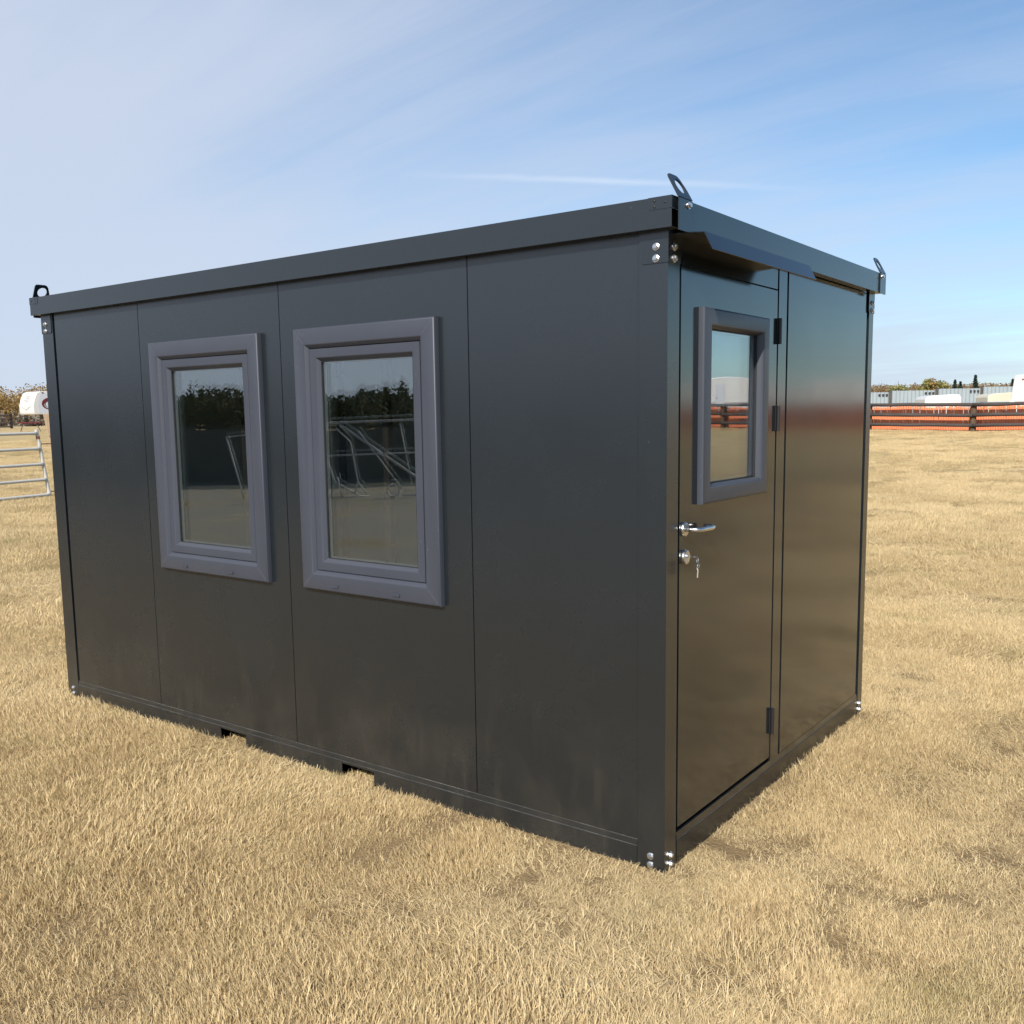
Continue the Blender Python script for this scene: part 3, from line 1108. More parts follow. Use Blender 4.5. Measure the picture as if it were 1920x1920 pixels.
def tree(name, loc, h, label, group, m, seed, leaf, n, spread=0.33):
    rng = np.random.default_rng(seed)
    root = empty(name, loc)
    tag(root, label, 'tree', group)
    bm = tube([(0, 0, -0.2), (0.02 * h, 0.01 * h, h * 0.3), (0.0, 0.02 * h, h * 0.62)], [0.035 * h, 0.025 * h, 0.012 * h], 7)
    for k in range(5):
        a = k * 1.9 + rng.random()
        z0 = h * (0.25 + 0.09 * k)
        tube([(0.01 * h, 0.01 * h, z0), (math.cos(a) * h * 0.16, math.sin(a) * h * 0.16, z0 + h * 0.16), (math.cos(a) * h * 0.24, math.sin(a) * h * 0.24, z0 + h * 0.3)], [0.014 * h, 0.009 * h, 0.004 * h], 5, bm)
    obj('trunk', bm, 'post_wood', root)
    lb = []
    for k in range(9):
        a = rng.random() * 6.28
        r = spread * h * 0.62 * rng.random()
        lb.append((math.cos(a) * r, math.sin(a) * r, h * (0.42 + 0.5 * rng.random()), h * spread * 0.42, h * spread * 0.42, h * 0.13))
    P = lobes(rng, n, lb)
    leaf_mesh('crown', P, leaf * (0.6 + 0.8 * rng.random(n)), m, root, seed)
    return root


def spruce(loc, h, label, group, seed):
    rng = np.random.default_rng(seed)
    root = empty('spruce_tree', loc)
    tag(root, label, 'tree', group)
    obj('trunk', tube([(0, 0, -0.2), (0, 0, h * 0.97)], [0.022 * h, 0.004 * h], 7), 'post_wood', root)
    P, S = [], []
    z = 0.08
    while z < 0.99:
        rad = h * 0.21 * (1 - z) ** 0.8 * (0.8 + 0.4 * rng.random())
        for a in np.arange(0, 6.28, 0.75) + rng.random() * 3:
            for q in np.linspace(0.15, 1, 6):
                P.append((math.cos(a) * rad * q + rng.normal() * 0.06, math.sin(a) * rad * q + rng.normal() * 0.06, h * z - rad * q * 0.35 + rng.normal() * 0.05))
                S.append(h * 0.030 * (1.2 - 0.5 * q))
        z += 0.045
    leaf_mesh('crown', np.array(P), np.array(S), 'spruce_leaf', root, seed, stretch=1.5)
    return root


# ------------------------------------------------------------------ right background
FY = 47.2                        # the rail fence runs along X at this Y
FXP = -8.27                      # the post in view
BAY = 4.9


def tz(x, y):
    return float(terrain(x, y))


rail_fence = empty('rail_fence', (FXP, FY, tz(FXP, FY)))
tag(rail_fence, 'weathered dark log fence of three rails in front of the orange slats', 'fence')
rng = random.Random(3)
xs = [FXP + BAY * k for k in range(-3, 10)]
for i, x in enumerate(xs):
    zg = tz(x, FY)
    bm = tube([(x - FXP, 0.0, zg - rail_fence.location.z - 0.3), (x - FXP, 0.0, zg - rail_fence.location.z + 0.7), (x - FXP + 0.01, 0.0, zg - rail_fence.location.z + 1.40)], [0.145, 0.14, 0.135], 10)
    obj('post', bm, 'post_wood', rail_fence)
    if i < len(xs) - 1:
        x2 = xs[i + 1]
        zg2 = tz(x2, FY)
        for hh in (0.34, 0.83, 1.32):
            d1, d2 = rng.uniform(-0.02, 0.02), rng.uniform(-0.02, 0.02)
            pts = []
            for q in range(6):
                f = q / 5
                pts.append((x - FXP + 0.02 + (x2 - x - 0.03) * f, -0.20 + rng.uniform(-.01, .01), (zg * (1 - f) + zg2 * f) - rail_fence.location.z + hh + d1 * (1 - f) + d2 * f + rng.uniform(-0.012, 0.012)))
            obj('rail', tube(pts, [0.085 + rng.uniform(-0.008, 0.008) for _ in pts], 8), 'rail_wood', rail_fence, smooth=True)

# orange slatted snow fence tied behind the rails
sf = empty('snow_fence', (FXP, FY + 0.28, tz(FXP, FY)))
tag(sf, 'bright orange slatted snow fence standing behind the dark log rails', 'snow fence')
vs, fs = [], []
x = xs[0]
while x < xs[-1]:
    zg = tz(x, FY + 0.28) - sf.location.z
    wdt = 0.114 + rng.uniform(-0.006, 0.006)
    h = 1.23 + rng.uniform(-0.05, 0.03)
    ln = rng.uniform(-0.025, 0.025)
    b = len(vs)
    prof = [(-0.5, 0.0), (-0.35, -0.028), (0, -0.04), (0.35, -0.028), (0.5, 0.0), (0.35, 0.02), (-0.35, 0.02)]
    for (z, k, wv) in ((-0.05, 0, 1), (h - 0.05, 1, 1), (h, 1, 0.55)):
        for px_, py_ in prof:
            vs.append((x - FXP + px_ * wdt * wv + ln * k, py_ * wv, zg + z))
    m7 = len(prof)
    for lv in (0, 1):
        for k in range(m7):
            k2 = (k + 1) % m7
            fs.append((b + lv * m7 + k, b + lv * m7 + k2, b + (lv + 1) * m7 + k2, b + (lv + 1) * m7 + k))
    fs.append(tuple(b + 2 * m7 + k for k in range(m7)))
    x += 0.111 + rng.uniform(-0.008, 0.008)
me = bpy.data.meshes.new('slats')
me.from_pydata(vs, [], fs)
me.materials.append(M['orange'])
sl = bpy.data.objects.new('slats', me)
COL.objects.link(sl)
sl.parent = sf
tag(sl, kind='stuff')
bm = bmesh.new()
for hh in (0.12, 0.45, 0.78, 1.1):
    for k in range(0, len(xs) - 1):
        z0, z1 = tz(xs[k], FY + .28) - sf.location.z, tz(xs[k + 1], FY + .28) - sf.location.z
        tube([(xs[k] - FXP, 0.035, z0 + hh), (xs[k + 1] - FXP, 0.035, z1 + hh)], 0.014, 5, bm)
tag(obj('wire', bm, 'black_trim', sf), kind='stuff')

# corrugated steel windbreak
cp = [(-30.4, 79.9), (-26.55, 82.7), (-22.70, 85.50), (-19.40, 87.94), (-16.21, 90.29), (-13.0, 92.65), (-9.8, 95.0), (-6.6, 97.4), (-3.4, 99.8)]
cf = empty('corrugated_fence', (cp[4][0], cp[4][1], 1.15))
tag(cf, 'grey blue corrugated steel windbreak fence with dark posts behind the trailers', 'fence')
for i in range(len(cp) - 1):
    a, b = Vector(cp[i]), Vector(cp[i + 1])
    d = (b - a)
    L_ = d.length
    d.normalize()
    nrm = Vector((d.y, -d.x))
    top = 1.98 + 0.12 * i
    bm = bmesh.new()
    nn = int(L_ / 0.085)
    lo, hi = [], []
    for k in range(nn + 1):
        p = a + d * (L_ * k / nn) + nrm * (0.03 if k % 4 in (1, 2) else -0.03)
        p = p - Vector(cp[4])
        lo.append(bm.verts.new((p.x, p.y, -0.1)))
        hi.append(bm.verts.new((p.x, p.y, top)))
    for k in range(nn):
        bm.faces.new((lo[k], lo[k + 1], hi[k + 1], hi[k]))
    obj('panel', bm, 'corrugated', cf)
    p = a - Vector(cp[4]) + nrm * 0.12
    obj('post', box(p.x - 0.10, p.x + 0.10, p.y - 0.08, p.y + 0.08, -0.2, top + 0.04), 'dark_board', cf)
    bm = bmesh.new()  # black boxes stand in for the dark holes near the sheet tops
    for q in (0.30, 0.62, 0.95):
        c_ = a - Vector(cp[4]) - d * q * 1.0 + nrm * 0.07
        box(c_.x - 0.08, c_.x + 0.08, c_.y - 0.05, c_.y + 0.05, top - 0.46, top - 0.28, bm)
    if i:
        tag(obj('hole_block', bm, 'black_trim', cf), kind='stuff')
    else:
        bm.free()


def wheel(parent, x, y, z, r=0.36):
    w = obj('wheel', lathe([(-0.1, 0), (-0.1, r * 0.55), (-0.11, r * 0.9), (-0.08, r), (0.08, r), (0.11, r * 0.9), (0.1, r * 0.55), (0.1, 0)], (0, 1, 0), (x, y, z), 20), 'tyre', parent)
    obj('rim', lathe([(-0.115, 0), (-0.115, r * 0.5), (0.115, r * 0.5), (0.115, 0)], (0, 1, 0), (x, y, z), 14), 'rv_white', w)


def popup_camper(loc, rz, body_m, label, length=3.0):
    """folded tent trailer: tub, lid with a raised front, lights, wheels, drawbar; long side along local X"""
    t = empty('folding_camper', loc, rz)
    tag(t, label, 'camper', 'folded tent campers parked behind the rail fence')
    obj('body', prism([(-1.42, 0.50), (-1.47, 1.08), (1.47, 1.08), (1.47, 0.50), (1.1, 0.42), (-1.1, 0.42)], -0.95, 0.95, 'xz'), body_m, t, bevel=0.03)
    lid = obj('lid', prism([(-1.50, 1.12), (-1.50, 1.40), (-1.35, 1.55), (-0.9, 1.62), (0.9, 1.69), (1.36, 1.66), (1.50, 1.48), (1.52, 1.12)], -1.0, 1.0, 'xz'), body_m, t, bevel=0.04)
    obj('lid_rail', box(-1.515, 1.53, -1.012, 1.012, 1.10, 1.14), 'rv_grey', t)
    obj('stripe', box(-0.55, 0.05, -0.956, -0.951, 0.90, 0.95), 'grey_line', t)
    for x_, w_ in ((0.78, 0.03), (1.05, 0.06), (1.25, 0.03)):
        obj('latch', box(x_ - w_, x_ + w_, -0.985, -0.951, 0.92, 1.02), 'black_trim', t)
    for sy in (-0.85, 0.85):
        wheel(t, 0.0, sy, 0.30, 0.30)
    obj('drawbar', tube([(-1.4, 0, 0.45), (-2.4, 0, 0.42)], 0.05, 6), 'black_trim', t)
    t.scale = (length / 3.0, 1, 1)
    return t


def put(x, y):
    return (x, y, tz(x, y))


dirx = Vector((0.80, 0.59))
ang = math.atan2(0.59, 0.80)
popup_camper(put(-13.1, 61.1), ang - 0.1, 'rv_white', 'white folded tent camper with a raised lid, left of the cream one behind the fence', 2.15)
c2 = popup_camper(put(-10.05, 63.3), ang - 0.1, 'cream', 'cream folded tent camper beside the tall white trailer behind the fence', 2.0)


def travel_trailer(loc, rz, length, label, height=2.95, roof_bulge=0.0, nwin=3):
    """bumper-pull trailer; nose at local x=0, body runs to +X, the near side is local y=0"""
    t = empty('travel_trailer', loc, rz)
    tag(t, label, 'trailer')
    top = [(0.24, height - 0.05), (0.42, height)]
    for k in range(1, 8):
        f = k / 8
        top.append((0.75 + (length - 1.3) * f, height + roof_bulge * math.sin(math.pi * f)))
    poly = [(0.02, 0.62), (0.0, 1.15), (0.10, 1.35)] + top + [(length - 0.55, height), (length - 0.2, height - 0.08), (length, height - 0.5), (length, 0.62)]
    body = obj('body', prism(poly, 0.0, 2.4, 'xz'), 'rv_white', t, bevel=0.06)
    obj('skirt', box(0.05, length - 0.03, -0.006, -0.001, 0.62, 0.95), 'rv_grey', t)
    for k in range(nwin):
        wx = 1.3 + k * (length - 2.2) / 3
        wf_ = obj('window', box(wx, wx + 0.95, -0.020, -0.002, 1.62, 2.15), 'black_trim', t, bevel=0.03 if False else 0)
        obj('pane', box(wx + 0.05, wx + 0.90, -0.026, -0.0205, 1.67, 2.10), 'dark_window', wf_)
    dd = obj('door', box(length * 0.55 - 0.1, length * 0.55 + 0.58, -0.018, -0.001, 0.70, 2.52), 'rv_grey', t)
    obj('handle', box(length * 0.55 + 0.45, length * 0.55 + 0.55, -0.04, -0.0185, 1.5, 1.58), 'black_trim', dd)
    obj('stripe', box(0.30, length - 0.05, -0.010, -0.0065, 1.16, 1.22), 'grey_line', t)
    obj('marker_light', box(0.62, 0.72, -0.03, -0.001, height - 0.30, height - 0.22), 'maroon', t)
    for sx in (length * 0.58, length * 0.58 + 0.85):
        for sy in (0.16, 2.24):
            wheel(t, sx, sy, 0.36)
    obj('drawbar', join(tube([(0.1, 0.5, 0.55), (-1.2, 1.2, 0.5)], 0.05, 6), tube([(0.1, 1.9, 0.55), (-1.2, 1.2, 0.5)], 0.05, 6), tube([(-0.9, 1.2, 0.45), (-0.9, 1.2, 0.05)], 0.04, 6)), 'black_trim', t)
    return t


travel_trailer(put(-8.62, 58.3), R(8), 7.2, 'tall white travel trailer with a slanted front at the right edge behind the fence', 2.72)
travel_trailer(put(23.6, 62.5), math.atan2(-0.20, 0.98), 7.6, 'white trailer with a bowed roof mirrored in the door window', 2.5, 0.55, 0)
travel_trailer(put(16.6, 63.5), math.atan2(-0.20, 0.98), 5.9, 'shorter white trailer with a bowed roof mirrored dimly in the glossy end panel', 2.45, 0.5, 0)

# woods and trees beyond the yard
wl = woodland('woodland', -75, 168, 30, 242, 25, 4.75, 5.15, 1500, 0.14, 'brown_leaf', 11, 230)
tag(wl, 'low brown autumn brush along the skyline behind the steel windbreak', 'woodland', kind='stuff')
gtr = 'yellowing trees on the right skyline'
tree('leafy_tree', (-46.2, 176.5, 1.1), 6.3, 'low yellow green tree on the right skyline, the one nearest the cabin', gtr, 'yellowgreen_leaf', 21, 0.22, 900, 0.42)
tree('leafy_tree', (-42.4, 178.8, 1.1), 5.9, 'rounded yellow green tree on the skyline, straight above the white camper', gtr, 'yellowgreen_leaf', 22, 0.22, 900, 0.30)
tree('leafy_tree', (-41.2, 179.6, 1.1), 5.9, 'small golden tree on the skyline between two greener ones', gtr, 'gold_leaf', 23, 0.22, 700, 0.34)
tree('leafy_tree', (-39.8, 180.6, 1.1), 6.1, 'broad yellow green tree on the skyline just left of the spruces', gtr, 'yellowgreen_leaf', 24, 0.22, 1000, 0.45)
gsp = 'dark spruces on the right skyline'
spruce((-38.1, 182.0, 1.1), 5.6, 'narrow dark spruce, left of the two close together on the skyline', gsp, 31)
spruce((-37.3, 182.6, 1.1), 5.3, 'short dark spruce, right of the two close together on the skyline', gsp, 32)
spruce((-35.2, 184.3, 1.1), 6.4, 'tallest dark spruce on the skyline above the cream camper', gsp, 33)
spruce((-29.8, 188.0, 1.1), 5.6, 'dark spruce on the skyline next to the tall white trailer', gsp, 34)

# ------------------------------------------------------------------ left background
wl = woodland('woodland', -140, 30, -100, 90, 22, 3.9, 5.4, 900, 0.115, 'gold_leaf', 12, 330)
tag(wl, 'golden autumn thicket on the left skyline behind the white trailer', 'woodland', kind='stuff')
wl = woodland('woodland', -106, 44, -98, 54, 3, 1.2, 2.4, 60, 0.14, 'grey_brush', 13, 60)
tag(wl, 'grey leafless brush behind the left plank fence', 'brush', kind='stuff')

# fifth-wheel trailer with its raised nose towards the camera
ft = empty('fifth_wheel_trailer', put(-62.96, 29.97))
tag(ft, 'white fifth wheel trailer with a maroon swirl on its side, partly behind the cabin', 'trailer')
vw = Vector((-62.96 - CAM.x, 29.97 - CAM.y)).normalized()
rrv = Vector((-vw.y, vw.x)) * -1
sd = (rrv * math.cos(R(21)) + vw * math.sin(R(21))).normalized()     # along the side, away from the nose
ft.rotation_euler = (0, 0, math.atan2(sd.y, sd.x))
# local: +X runs back along the body, near side at y=0, body extends to +Y
poly = [(0.05, 1.06), (0.0, 1.2), (-0.02, 1.65), (0.10, 2.10), (0.28, 2.50), (0.50, 2.60), (9.0, 2.66), (9.0, 0.55), (2.7, 0.55), (2.7, 1.04)]
obj('body', prism(poly, 0.0, 2.4, 'xz'), 'rv_white', ft, bevel=0.05)
obj('side_shade_panel', prism([(0.36, 1.16), (0.32, 1.75), (0.50, 2.42), (3.6, 2.45), (3.6, 1.16)], -0.004, -0.001, 'xz'), 'rv_grey', ft)  # bluish grey sheet puts the less lit tone of this side into colour


def ribbon(pts, w, y0, y1):
    bm = bmesh.new()
    prev = None
    for i, (x_, z_) in enumerate(pts):
        a = Vector(pts[max(i - 1, 0)])
        b = Vector(pts[min(i + 1, len(pts) - 1)])
        d = (b - a).normalized()
        nx, nz = -d.y, d.x
        ww = w * math.sin(math.pi * (0.12 + 0.76 * i / (len(pts) - 1)))
        q = [bm.verts.new((x_ + nx * ww * s_, yy_, z_ + nz * ww * s_)) for s_ in (-1, 1) for yy_ in (y0, y1)]
        if prev:
            bm.faces.new((prev[0], prev[2], q[2], q[0]))
            bm.faces.new((prev[3], prev[1], q[1], q[3]))
            bm.faces.new((prev[1], prev[0], q[0], q[1]))
            bm.faces.new((prev[2], prev[3], q[3], q[2]))
        prev = q
    bmesh.ops.recalc_face_normals(bm, faces=bm.faces)
    return bm


def arc(cx_, cz_, r, a0, a1, n=12, sq=1.0):
    return [(cx_ + r * math.cos(R(a0 + (a1 - a0) * k / n)), cz_ + sq * r * math.sin(R(a0 + (a1 - a0) * k / n))) for k in range(n + 1)]


gr_ = obj('swirl', join(ribbon(arc(1.25, 1.75, 0.62, 235, 60, 14, 0.62), 0.085, -0.012, -0.0045), ribbon([(0.66, 1.78), (0.95, 1.98), (1.4, 2.02), (2.0, 1.9)], 0.06, -0.012, -0.0045),
                        ribbon([(0.70, 1.52), (0.95, 1.42), (1.3, 1.55), (1.9, 1.42)], 0.05, -0.012, -0.0045)), 'maroon', ft)
obj('swirl', join(ribbon([(0.95, 2.32), (1.15, 2.20), (1.5, 2.16)], 0.03, -0.011, -0.0045), ribbon([(1.2, 2.38), (1.4, 2.22), (1.9, 2.18)], 0.03, -0.011, -0.0045),
                  ribbon(arc(1.25, 1.75, 0.48, 230, 80, 14, 0.62), 0.03, -0.011, -0.0045)), 'black_trim', ft)
# thin lines on the sloped front
bm = bmesh.new()
for z_, y0, y1 in ((2.26, 0.9, 1.6), (2.16, 0.7, 1.5), (2.04, 0.8, 1.7), (1.92, 0.9, 1.5)):
    xf = 0.10 + (z_ - 2.10) * 0.45 if z_ > 2.1 else -0.02 + (z_ - 1.65) * 0.267
    box(xf - 0.014, xf - 0.005, y0, y1, z_ - 0.014, z_ + 0.014, bm)
obj('stripe', bm, 'maroon', ft)
bm = bmesh.new()
for (y0, z0), (y1, z1) in (((0.4, 1.62), (1.2, 1.36)), ((1.2, 1.36), (2.0, 1.60))):
    tube([(-0.018, y0, z0), (-0.016, y1, z1)], 0.018, 5, bm)
obj('stripe', bm, 'grey_line', ft)
obj('marker_light', box(0.6, 0.7, -0.03, -0.001, 2.47, 2.54), 'black_trim', ft)
for ly_ in (0.45, 1.95):
    obj('landing_leg', join(box(2.15, 2.27, ly_ - 0.06, ly_ + 0.06, 0.05, 1.06), box(2.08, 2.34, ly_ - 0.13, ly_ + 0.13, 0.0, 0.05)), 'galv', ft)
obj('hitch_pin_box', prism([(0.9, 1.05), (1.7, 1.05), (1.25, 0.78), (0.95, 0.74)], 0.95, 1.45, 'xz'), 'black_trim', ft)
for sx in (5.6, 6.5):
    for sy in (0.14, 2.26):
        wheel(ft, sx, sy, 0.36)

# low trestle table under the nose
sh = empty('trestle_table', put(-60.9 - 0.40 * 0.45, 29.0 - 0.40 * 0.89))
tag(sh, 'low dark red trestle table on splayed legs in front of the white trailer nose', 'table')
sh.rotation_euler = (0, 0, math.atan2(rrv.y, rrv.x))
obj('tabletop', box(-0.62, 0.70, -0.22, 0.22, 0.52, 0.60), 'maroon', sh)
for sx in (-0.35, 0.42):
    for sy in (-1, 1):
        obj('leg', tube([(sx, sy * 0.08, 0.52), (sx + (0.22 if sx > 0 else -0.16), sy * 0.26, 0.0)], 0.028, 6), 'black_trim', sh)

# plank fence at the far left
pf = empty('plank_fence', put(-82.3, 37.9))
tag(pf, 'dark four rail plank fence at the far left edge behind the gate', 'fence')
pr = Vector((0.45, -0.893))
pd = Vector((-0.80, -0.60))
for k in range(4):
    p = pd * (k * 2.6)
    zz = tz(-82.3 + p.x, 37.9 + p.y) - pf.location.z
    obj('post', box(p.x - 0.08, p.x + 0.08, p.y - 0.08, p.y + 0.08, zz - 0.3, zz + 1.30), 'dark_post', pf)
    if k < 3:
        p2 = pd * ((k + 1) * 2.6)
        for hh in (0.18, 0.52, 0.86, 1.16):
            obj('rail', tube([(p.x + 0.05, p.y - 0.1, zz + hh), (p2.x + 0.05, p2.y - 0.1, zz + hh)], 0.085, 6), 'dark_post', pf)

# tubular livestock gate hung on a leaning timber post
gA, gB = Vector((-19.0, 7.65)), Vector((-18.75, 6.45))
gd = (gB - gA).normalized()
gz = tz(-19.0, 7.65)
gate = empty('pipe_gate', (gA.x, gA.y, gz))
tag(gate, 'grey five bar galvanised pipe gate left of the cabin', 'gate')
GL = 4.2


def gp(d, h, off=0.0):
    # the hinge end hangs a little low and leans
    return Vector((gd.x * d + off * gd.y, gd.y * d - off * gd.x, h))


hs = (0.10, 0.43, 0.765, 1.10, 1.43)
hinge_lean = 0.21
for k, h in enumerate(hs):
    d0 = 0.02 + hinge_lean * (h - 0.05) / 1.35
    bar = tube([gp(d0, h), gp(d0 + 0.05, h), gp(d0 + 0.14, h), gp(2.2, h - 0.010), gp(GL - 0.05, h)], [0.040, 0.042, 0.033, 0.033, 0.033], 10)
    obj('bar', bar, 'galv', gate, smooth=True)
up = obj('upright', tube([gp(0.0, -0.02), gp(hinge_lean * 1.09, 1.51)], 0.036, 10), 'galv', gate)
for h in (0.16, 1.20):
    d0 = hinge_lean * h / 1.4
    obj('collar', tube([gp(d0 - 0.004, h - 0.035), gp(d0 + 0.006, h + 0.035)], 0.045, 10), 'galv', gate)
obj('rust_band', tube([gp(hinge_lean * 1.33 / 1.4 - 0.003, 1.31), gp(hinge_lean * 1.33 / 1.4 + 0.008, 1.37)], 0.040, 10), 'rust', gate)
obj('upright', tube([gp(GL, 0.0), gp(GL, 1.42)], 0.032, 10), 'galv', gate)
obj('brace', tube([gp(2.1, 0.05), gp(2.1, 1.375)], 0.024, 8), 'galv', gate)
for h in (0.16, 1.20):
    obj('hinge_pin', tube([gp(hinge_lean * h / 1.4, h), gp(-0.22, h)], 0.012, 6), 'rust', gate)

gpost = empty('gate_post', (gA.x + rrv.x * 0.315 + vw.x * 0.35, gA.y + rrv.y * 0.315 + vw.y * 0.35, gz))
tag(gpost, 'pale leaning timber post holding the pipe gate, half hidden by the cabin', 'post')
obj('timber', prism([(-0.03, -0.3), (0.10, -0.3), (-0.21, 1.84), (-0.34, 1.85)], -0.09, 0.09, 'xz'), 'pale_wood', gpost, bevel=0.01)
obj('wire', tube([(-0.25, -0.12, 1.36), (-0.16, -0.14, 1.34), (-0.10, -0.11, 1.22), (-0.12, -0.11, 1.02)], 0.012, 5), 'rust', gpost)
gpost.rotation_euler = (0, 0, math.atan2(rrv.y, rrv.x))

# ------------------------------------------------------------------ what the windows mirror, behind the camera
wb = empty('board_windbreak', put(-17.5, -13.5))
tag(wb, 'long dark timber windbreak mirrored in the two long wall windows', 'fence')
bdir = Vector((-0.72, 0.69))
bm = bmesh.new()
bn = Vector((0.69, 0.72))
rg = random.Random(5)
s0 = -21.4
while s0 < 22:
    a = bdir * s0
    b = bdir * (s0 + 0.249)
    hh = 1.45 + rg.uniform(-0.05, 0.06)
    zz = tz(-17.5 + a.x, -13.5 + a.y) - wb.location.z
    A4 = [a + bn * 0.0, b + bn * 0.0, b + bn * 0.03, a + bn * 0.03]
    vv = [bm.verts.new((p.x, p.y, z_)) for z_ in (zz - 0.1, zz + hh) for p in A4]
    for f in ((0, 1, 5, 4), (1, 2, 6, 5), (2, 3, 7, 6), (3, 0, 4, 7), (4, 5, 6, 7)):
        bm.faces.new([vv[i] for i in f])
    s0 += 0.25
tag(obj('boards', bm, 'dark_board', wb), kind='stuff')
for k in range(15):
    a = bdir * (-21.4 + 3.1 * k)
    obj('post', box(a.x - 0.07, a.x + 0.07, a.y - 0.07 - 0.12, a.y + 0.07 - 0.12, -0.3, 1.75), 'dark_board', wb)

tr = empty('pipe_truss', put(-13.6, -11.2))
tag(tr, 'long galvanised pipe truss with a wheel mirrored in the window nearer the door', 'truss')
tdir = Vector((-0.72, 0.69))


def tp(s_, h, o=0.0):
    return Vector((tdir.x * s_ + tdir.y * o, tdir.y * s_ - tdir.x * o, h))


def member(name, pts, r_):
    obj(name, tube([tp(*p) for p in pts], r_ * 0.78, 8), 'galv', tr, smooth=True)


member('top_chord', [(-5.2, 1.50), (-3, 1.62), (-1.5, 1.675), (0.2, 1.63), (0.75, 1.52)], 0.034)
member('side_rail', [(-5.2, 0.98, 0.8), (-1.6, 1.0, 0.8), (0.5, 0.96, 0.8)], 0.026)
member('brace', [(0.02, 1.60), (-1.58, 0.45), (-2.05, 0.12)], 0.036)
member('brace', [(-0.37, 1.46), (-1.27, 0.20)], 0.022)
member('brace', [(-1.26, 1.62), (-1.5, 0.24)], 0.018)
member('brace', [(0.10, 1.52), (-0.20, 1.22), (-0.33, 0.37), (-0.26, 0.10)], 0.022)
member('brace', [(-0.33, 0.37), (-0.52, 0.10)], 0.02)
member('brace', [(0.25, 1.60), (0.42, 1.30), (0.32, 0.90), (0.15, 0.37), (0.27, 0.04)], 0.026)
member('brace', [(0.15, 0.37), (-0.33, 0.08)], 0.026)
member('brace', [(0.10, 0.48), (0.01, 0.04)], 0.02)
member('bottom_chord', [(0.32, 0.04), (-0.56, 0.05)], 0.024)
member('bottom_chord', [(-1.27, 0.05), (-2.6, 0.06)], 0.026)
member('brace', [(2.38, 1.36), (2.06, 0.02)], 0.024)
member('brace', [(2.38, 1.36), (0.75, 1.52)], 0.020)
wh = obj('wheel', lathe([(-0.04, 0.115), (-0.05, 0.13), (0.0, 0.15), (0.05, 0.13), (0.04, 0.115), (-0.04, 0.115)], (0.69, 0.72, 0), tp(-1.08, 0.165), 24), 'galv', tr, smooth=True)

wl = woodland('woodland', -30, -62, -92, 8, 26, 1.9, 2.7, 1000, 0.13, 'dark_leaf', 14, 300, hfun=lambda t: 0.8 + 0.35 * np.sin(t * 21) ** 2)
tag(wl, 'dark tree belt mirrored in the long wall windows', 'woodland', kind='stuff')
wl = woodland('woodland', 40, -70, -30, -62, 20, 1.9, 2.9, 500, 0.2, 'dark_leaf', 15, 130)
tag(wl, 'dark tree belt far behind the photographer', 'woodland', kind='stuff')


# ------------------------------------------------------------------ dry grass
def blade_clump(name, n, seed, rad, hmin, hmax, wid, lean):
    rng = np.random.default_rng(seed)
    rr_ = rad * np.sqrt(rng.random(n))
    th = rng.random(n) * 2 * np.pi
    bx, by = rr_ * np.cos(th), rr_ * np.sin(th)
    h = hmin + (hmax - hmin) * rng.random(n) ** 1.5
    dead = rng.random(n) < 0.25                           # thatch lying almost flat
    a = rng.normal(0.0, 1.0, n) + 0.0                     # main lean towards local +X
    flat = rng.random(n) < 0.35
    a = np.where(flat, rng.random(n) * 6.28, a * 0.8)
    ln = lean * (0.3 + rng.random(n) * 1.1)
    ln = np.where(dead, 1.5 + rng.random(n) * 0.8, ln)
    w = wid * (0.6 + 0.8 * rng.random(n))
    fa = rng.random(n) * 6.28
    wx, wy = np.cos(fa) * w / 2, np.sin(fa) * w / 2
    dx, dy = np.cos(a), np.sin(a)
    V = np.empty((n, 7, 3))
    k = [(0.0, 0.0, 1.0), (0.38, 0.22, 0.95), (0.75, 0.62, 0.7), (1.0, 1.0, 0.0)]
    elev = 1.0 / np.sqrt(1 + ln ** 2 * 0.6)
    for i, (t_, bend, ww) in enumerate(k):
        px_ = bx + dx * ln * bend * h * 0.75
        py_ = by + dy * ln * bend * h * 0.75
        pz_ = h * t_ * elev * np.where(dead, 0.45, 1.0) - (0.004 if i == 0 else 0)
        if i < 3:
            V[:, 2 * i] = np.stack([px_ - wx * ww, py_ - wy * ww, pz_], 1)
            V[:, 2 * i + 1] = np.stack([px_ + wx * ww, py_ + wy * ww, pz_], 1)
        else:
            V[:, 6] = np.stack([px_, py_, pz_], 1)
    F = []
    for b in range(0, n * 7, 7):
        F += [(b, b + 1, b + 3, b + 2), (b + 2, b + 3, b + 5, b + 4), (b + 4, b + 5, b + 6)]
    me = bpy.data.meshes.new(name)
    me.from_pydata(V.reshape(-1, 3).tolist(), [], F)
    me.polygons.foreach_set('use_smooth', [True] * len(F))
    sh_ = rng.random(n) ** 0.8
    sh_ = np.where(dead, sh_ * 0.75 + 0.1, sh_)
    add_shade(me, np.repeat(sh_, 7))
    me.materials.append(M['straw'])
    return bpy.data.objects.new(name, me)


tuft_col = bpy.data.collections.new('grass_tufts')       # sources for the instancer, not in the scene
for i, (nb, h0_, h1_, ln_) in enumerate(((470, 0.012, 0.036, 0.60), (470, 0.014, 0.040, 0.80), (430, 0.012, 0.032, 1.05), (460, 0.015, 0.046, 0.70), (480, 0.011, 0.038, 1.9), (460, 0.011, 0.032, 2.4), (260, 0.010, 0.028, 1.3))):
    tuft_col.objects.link(blade_clump('grass_tuft_%s' % 'abcdefg'[i], nb, 100 + i, 0.13, h0_, h1_, 0.0019, ln_))


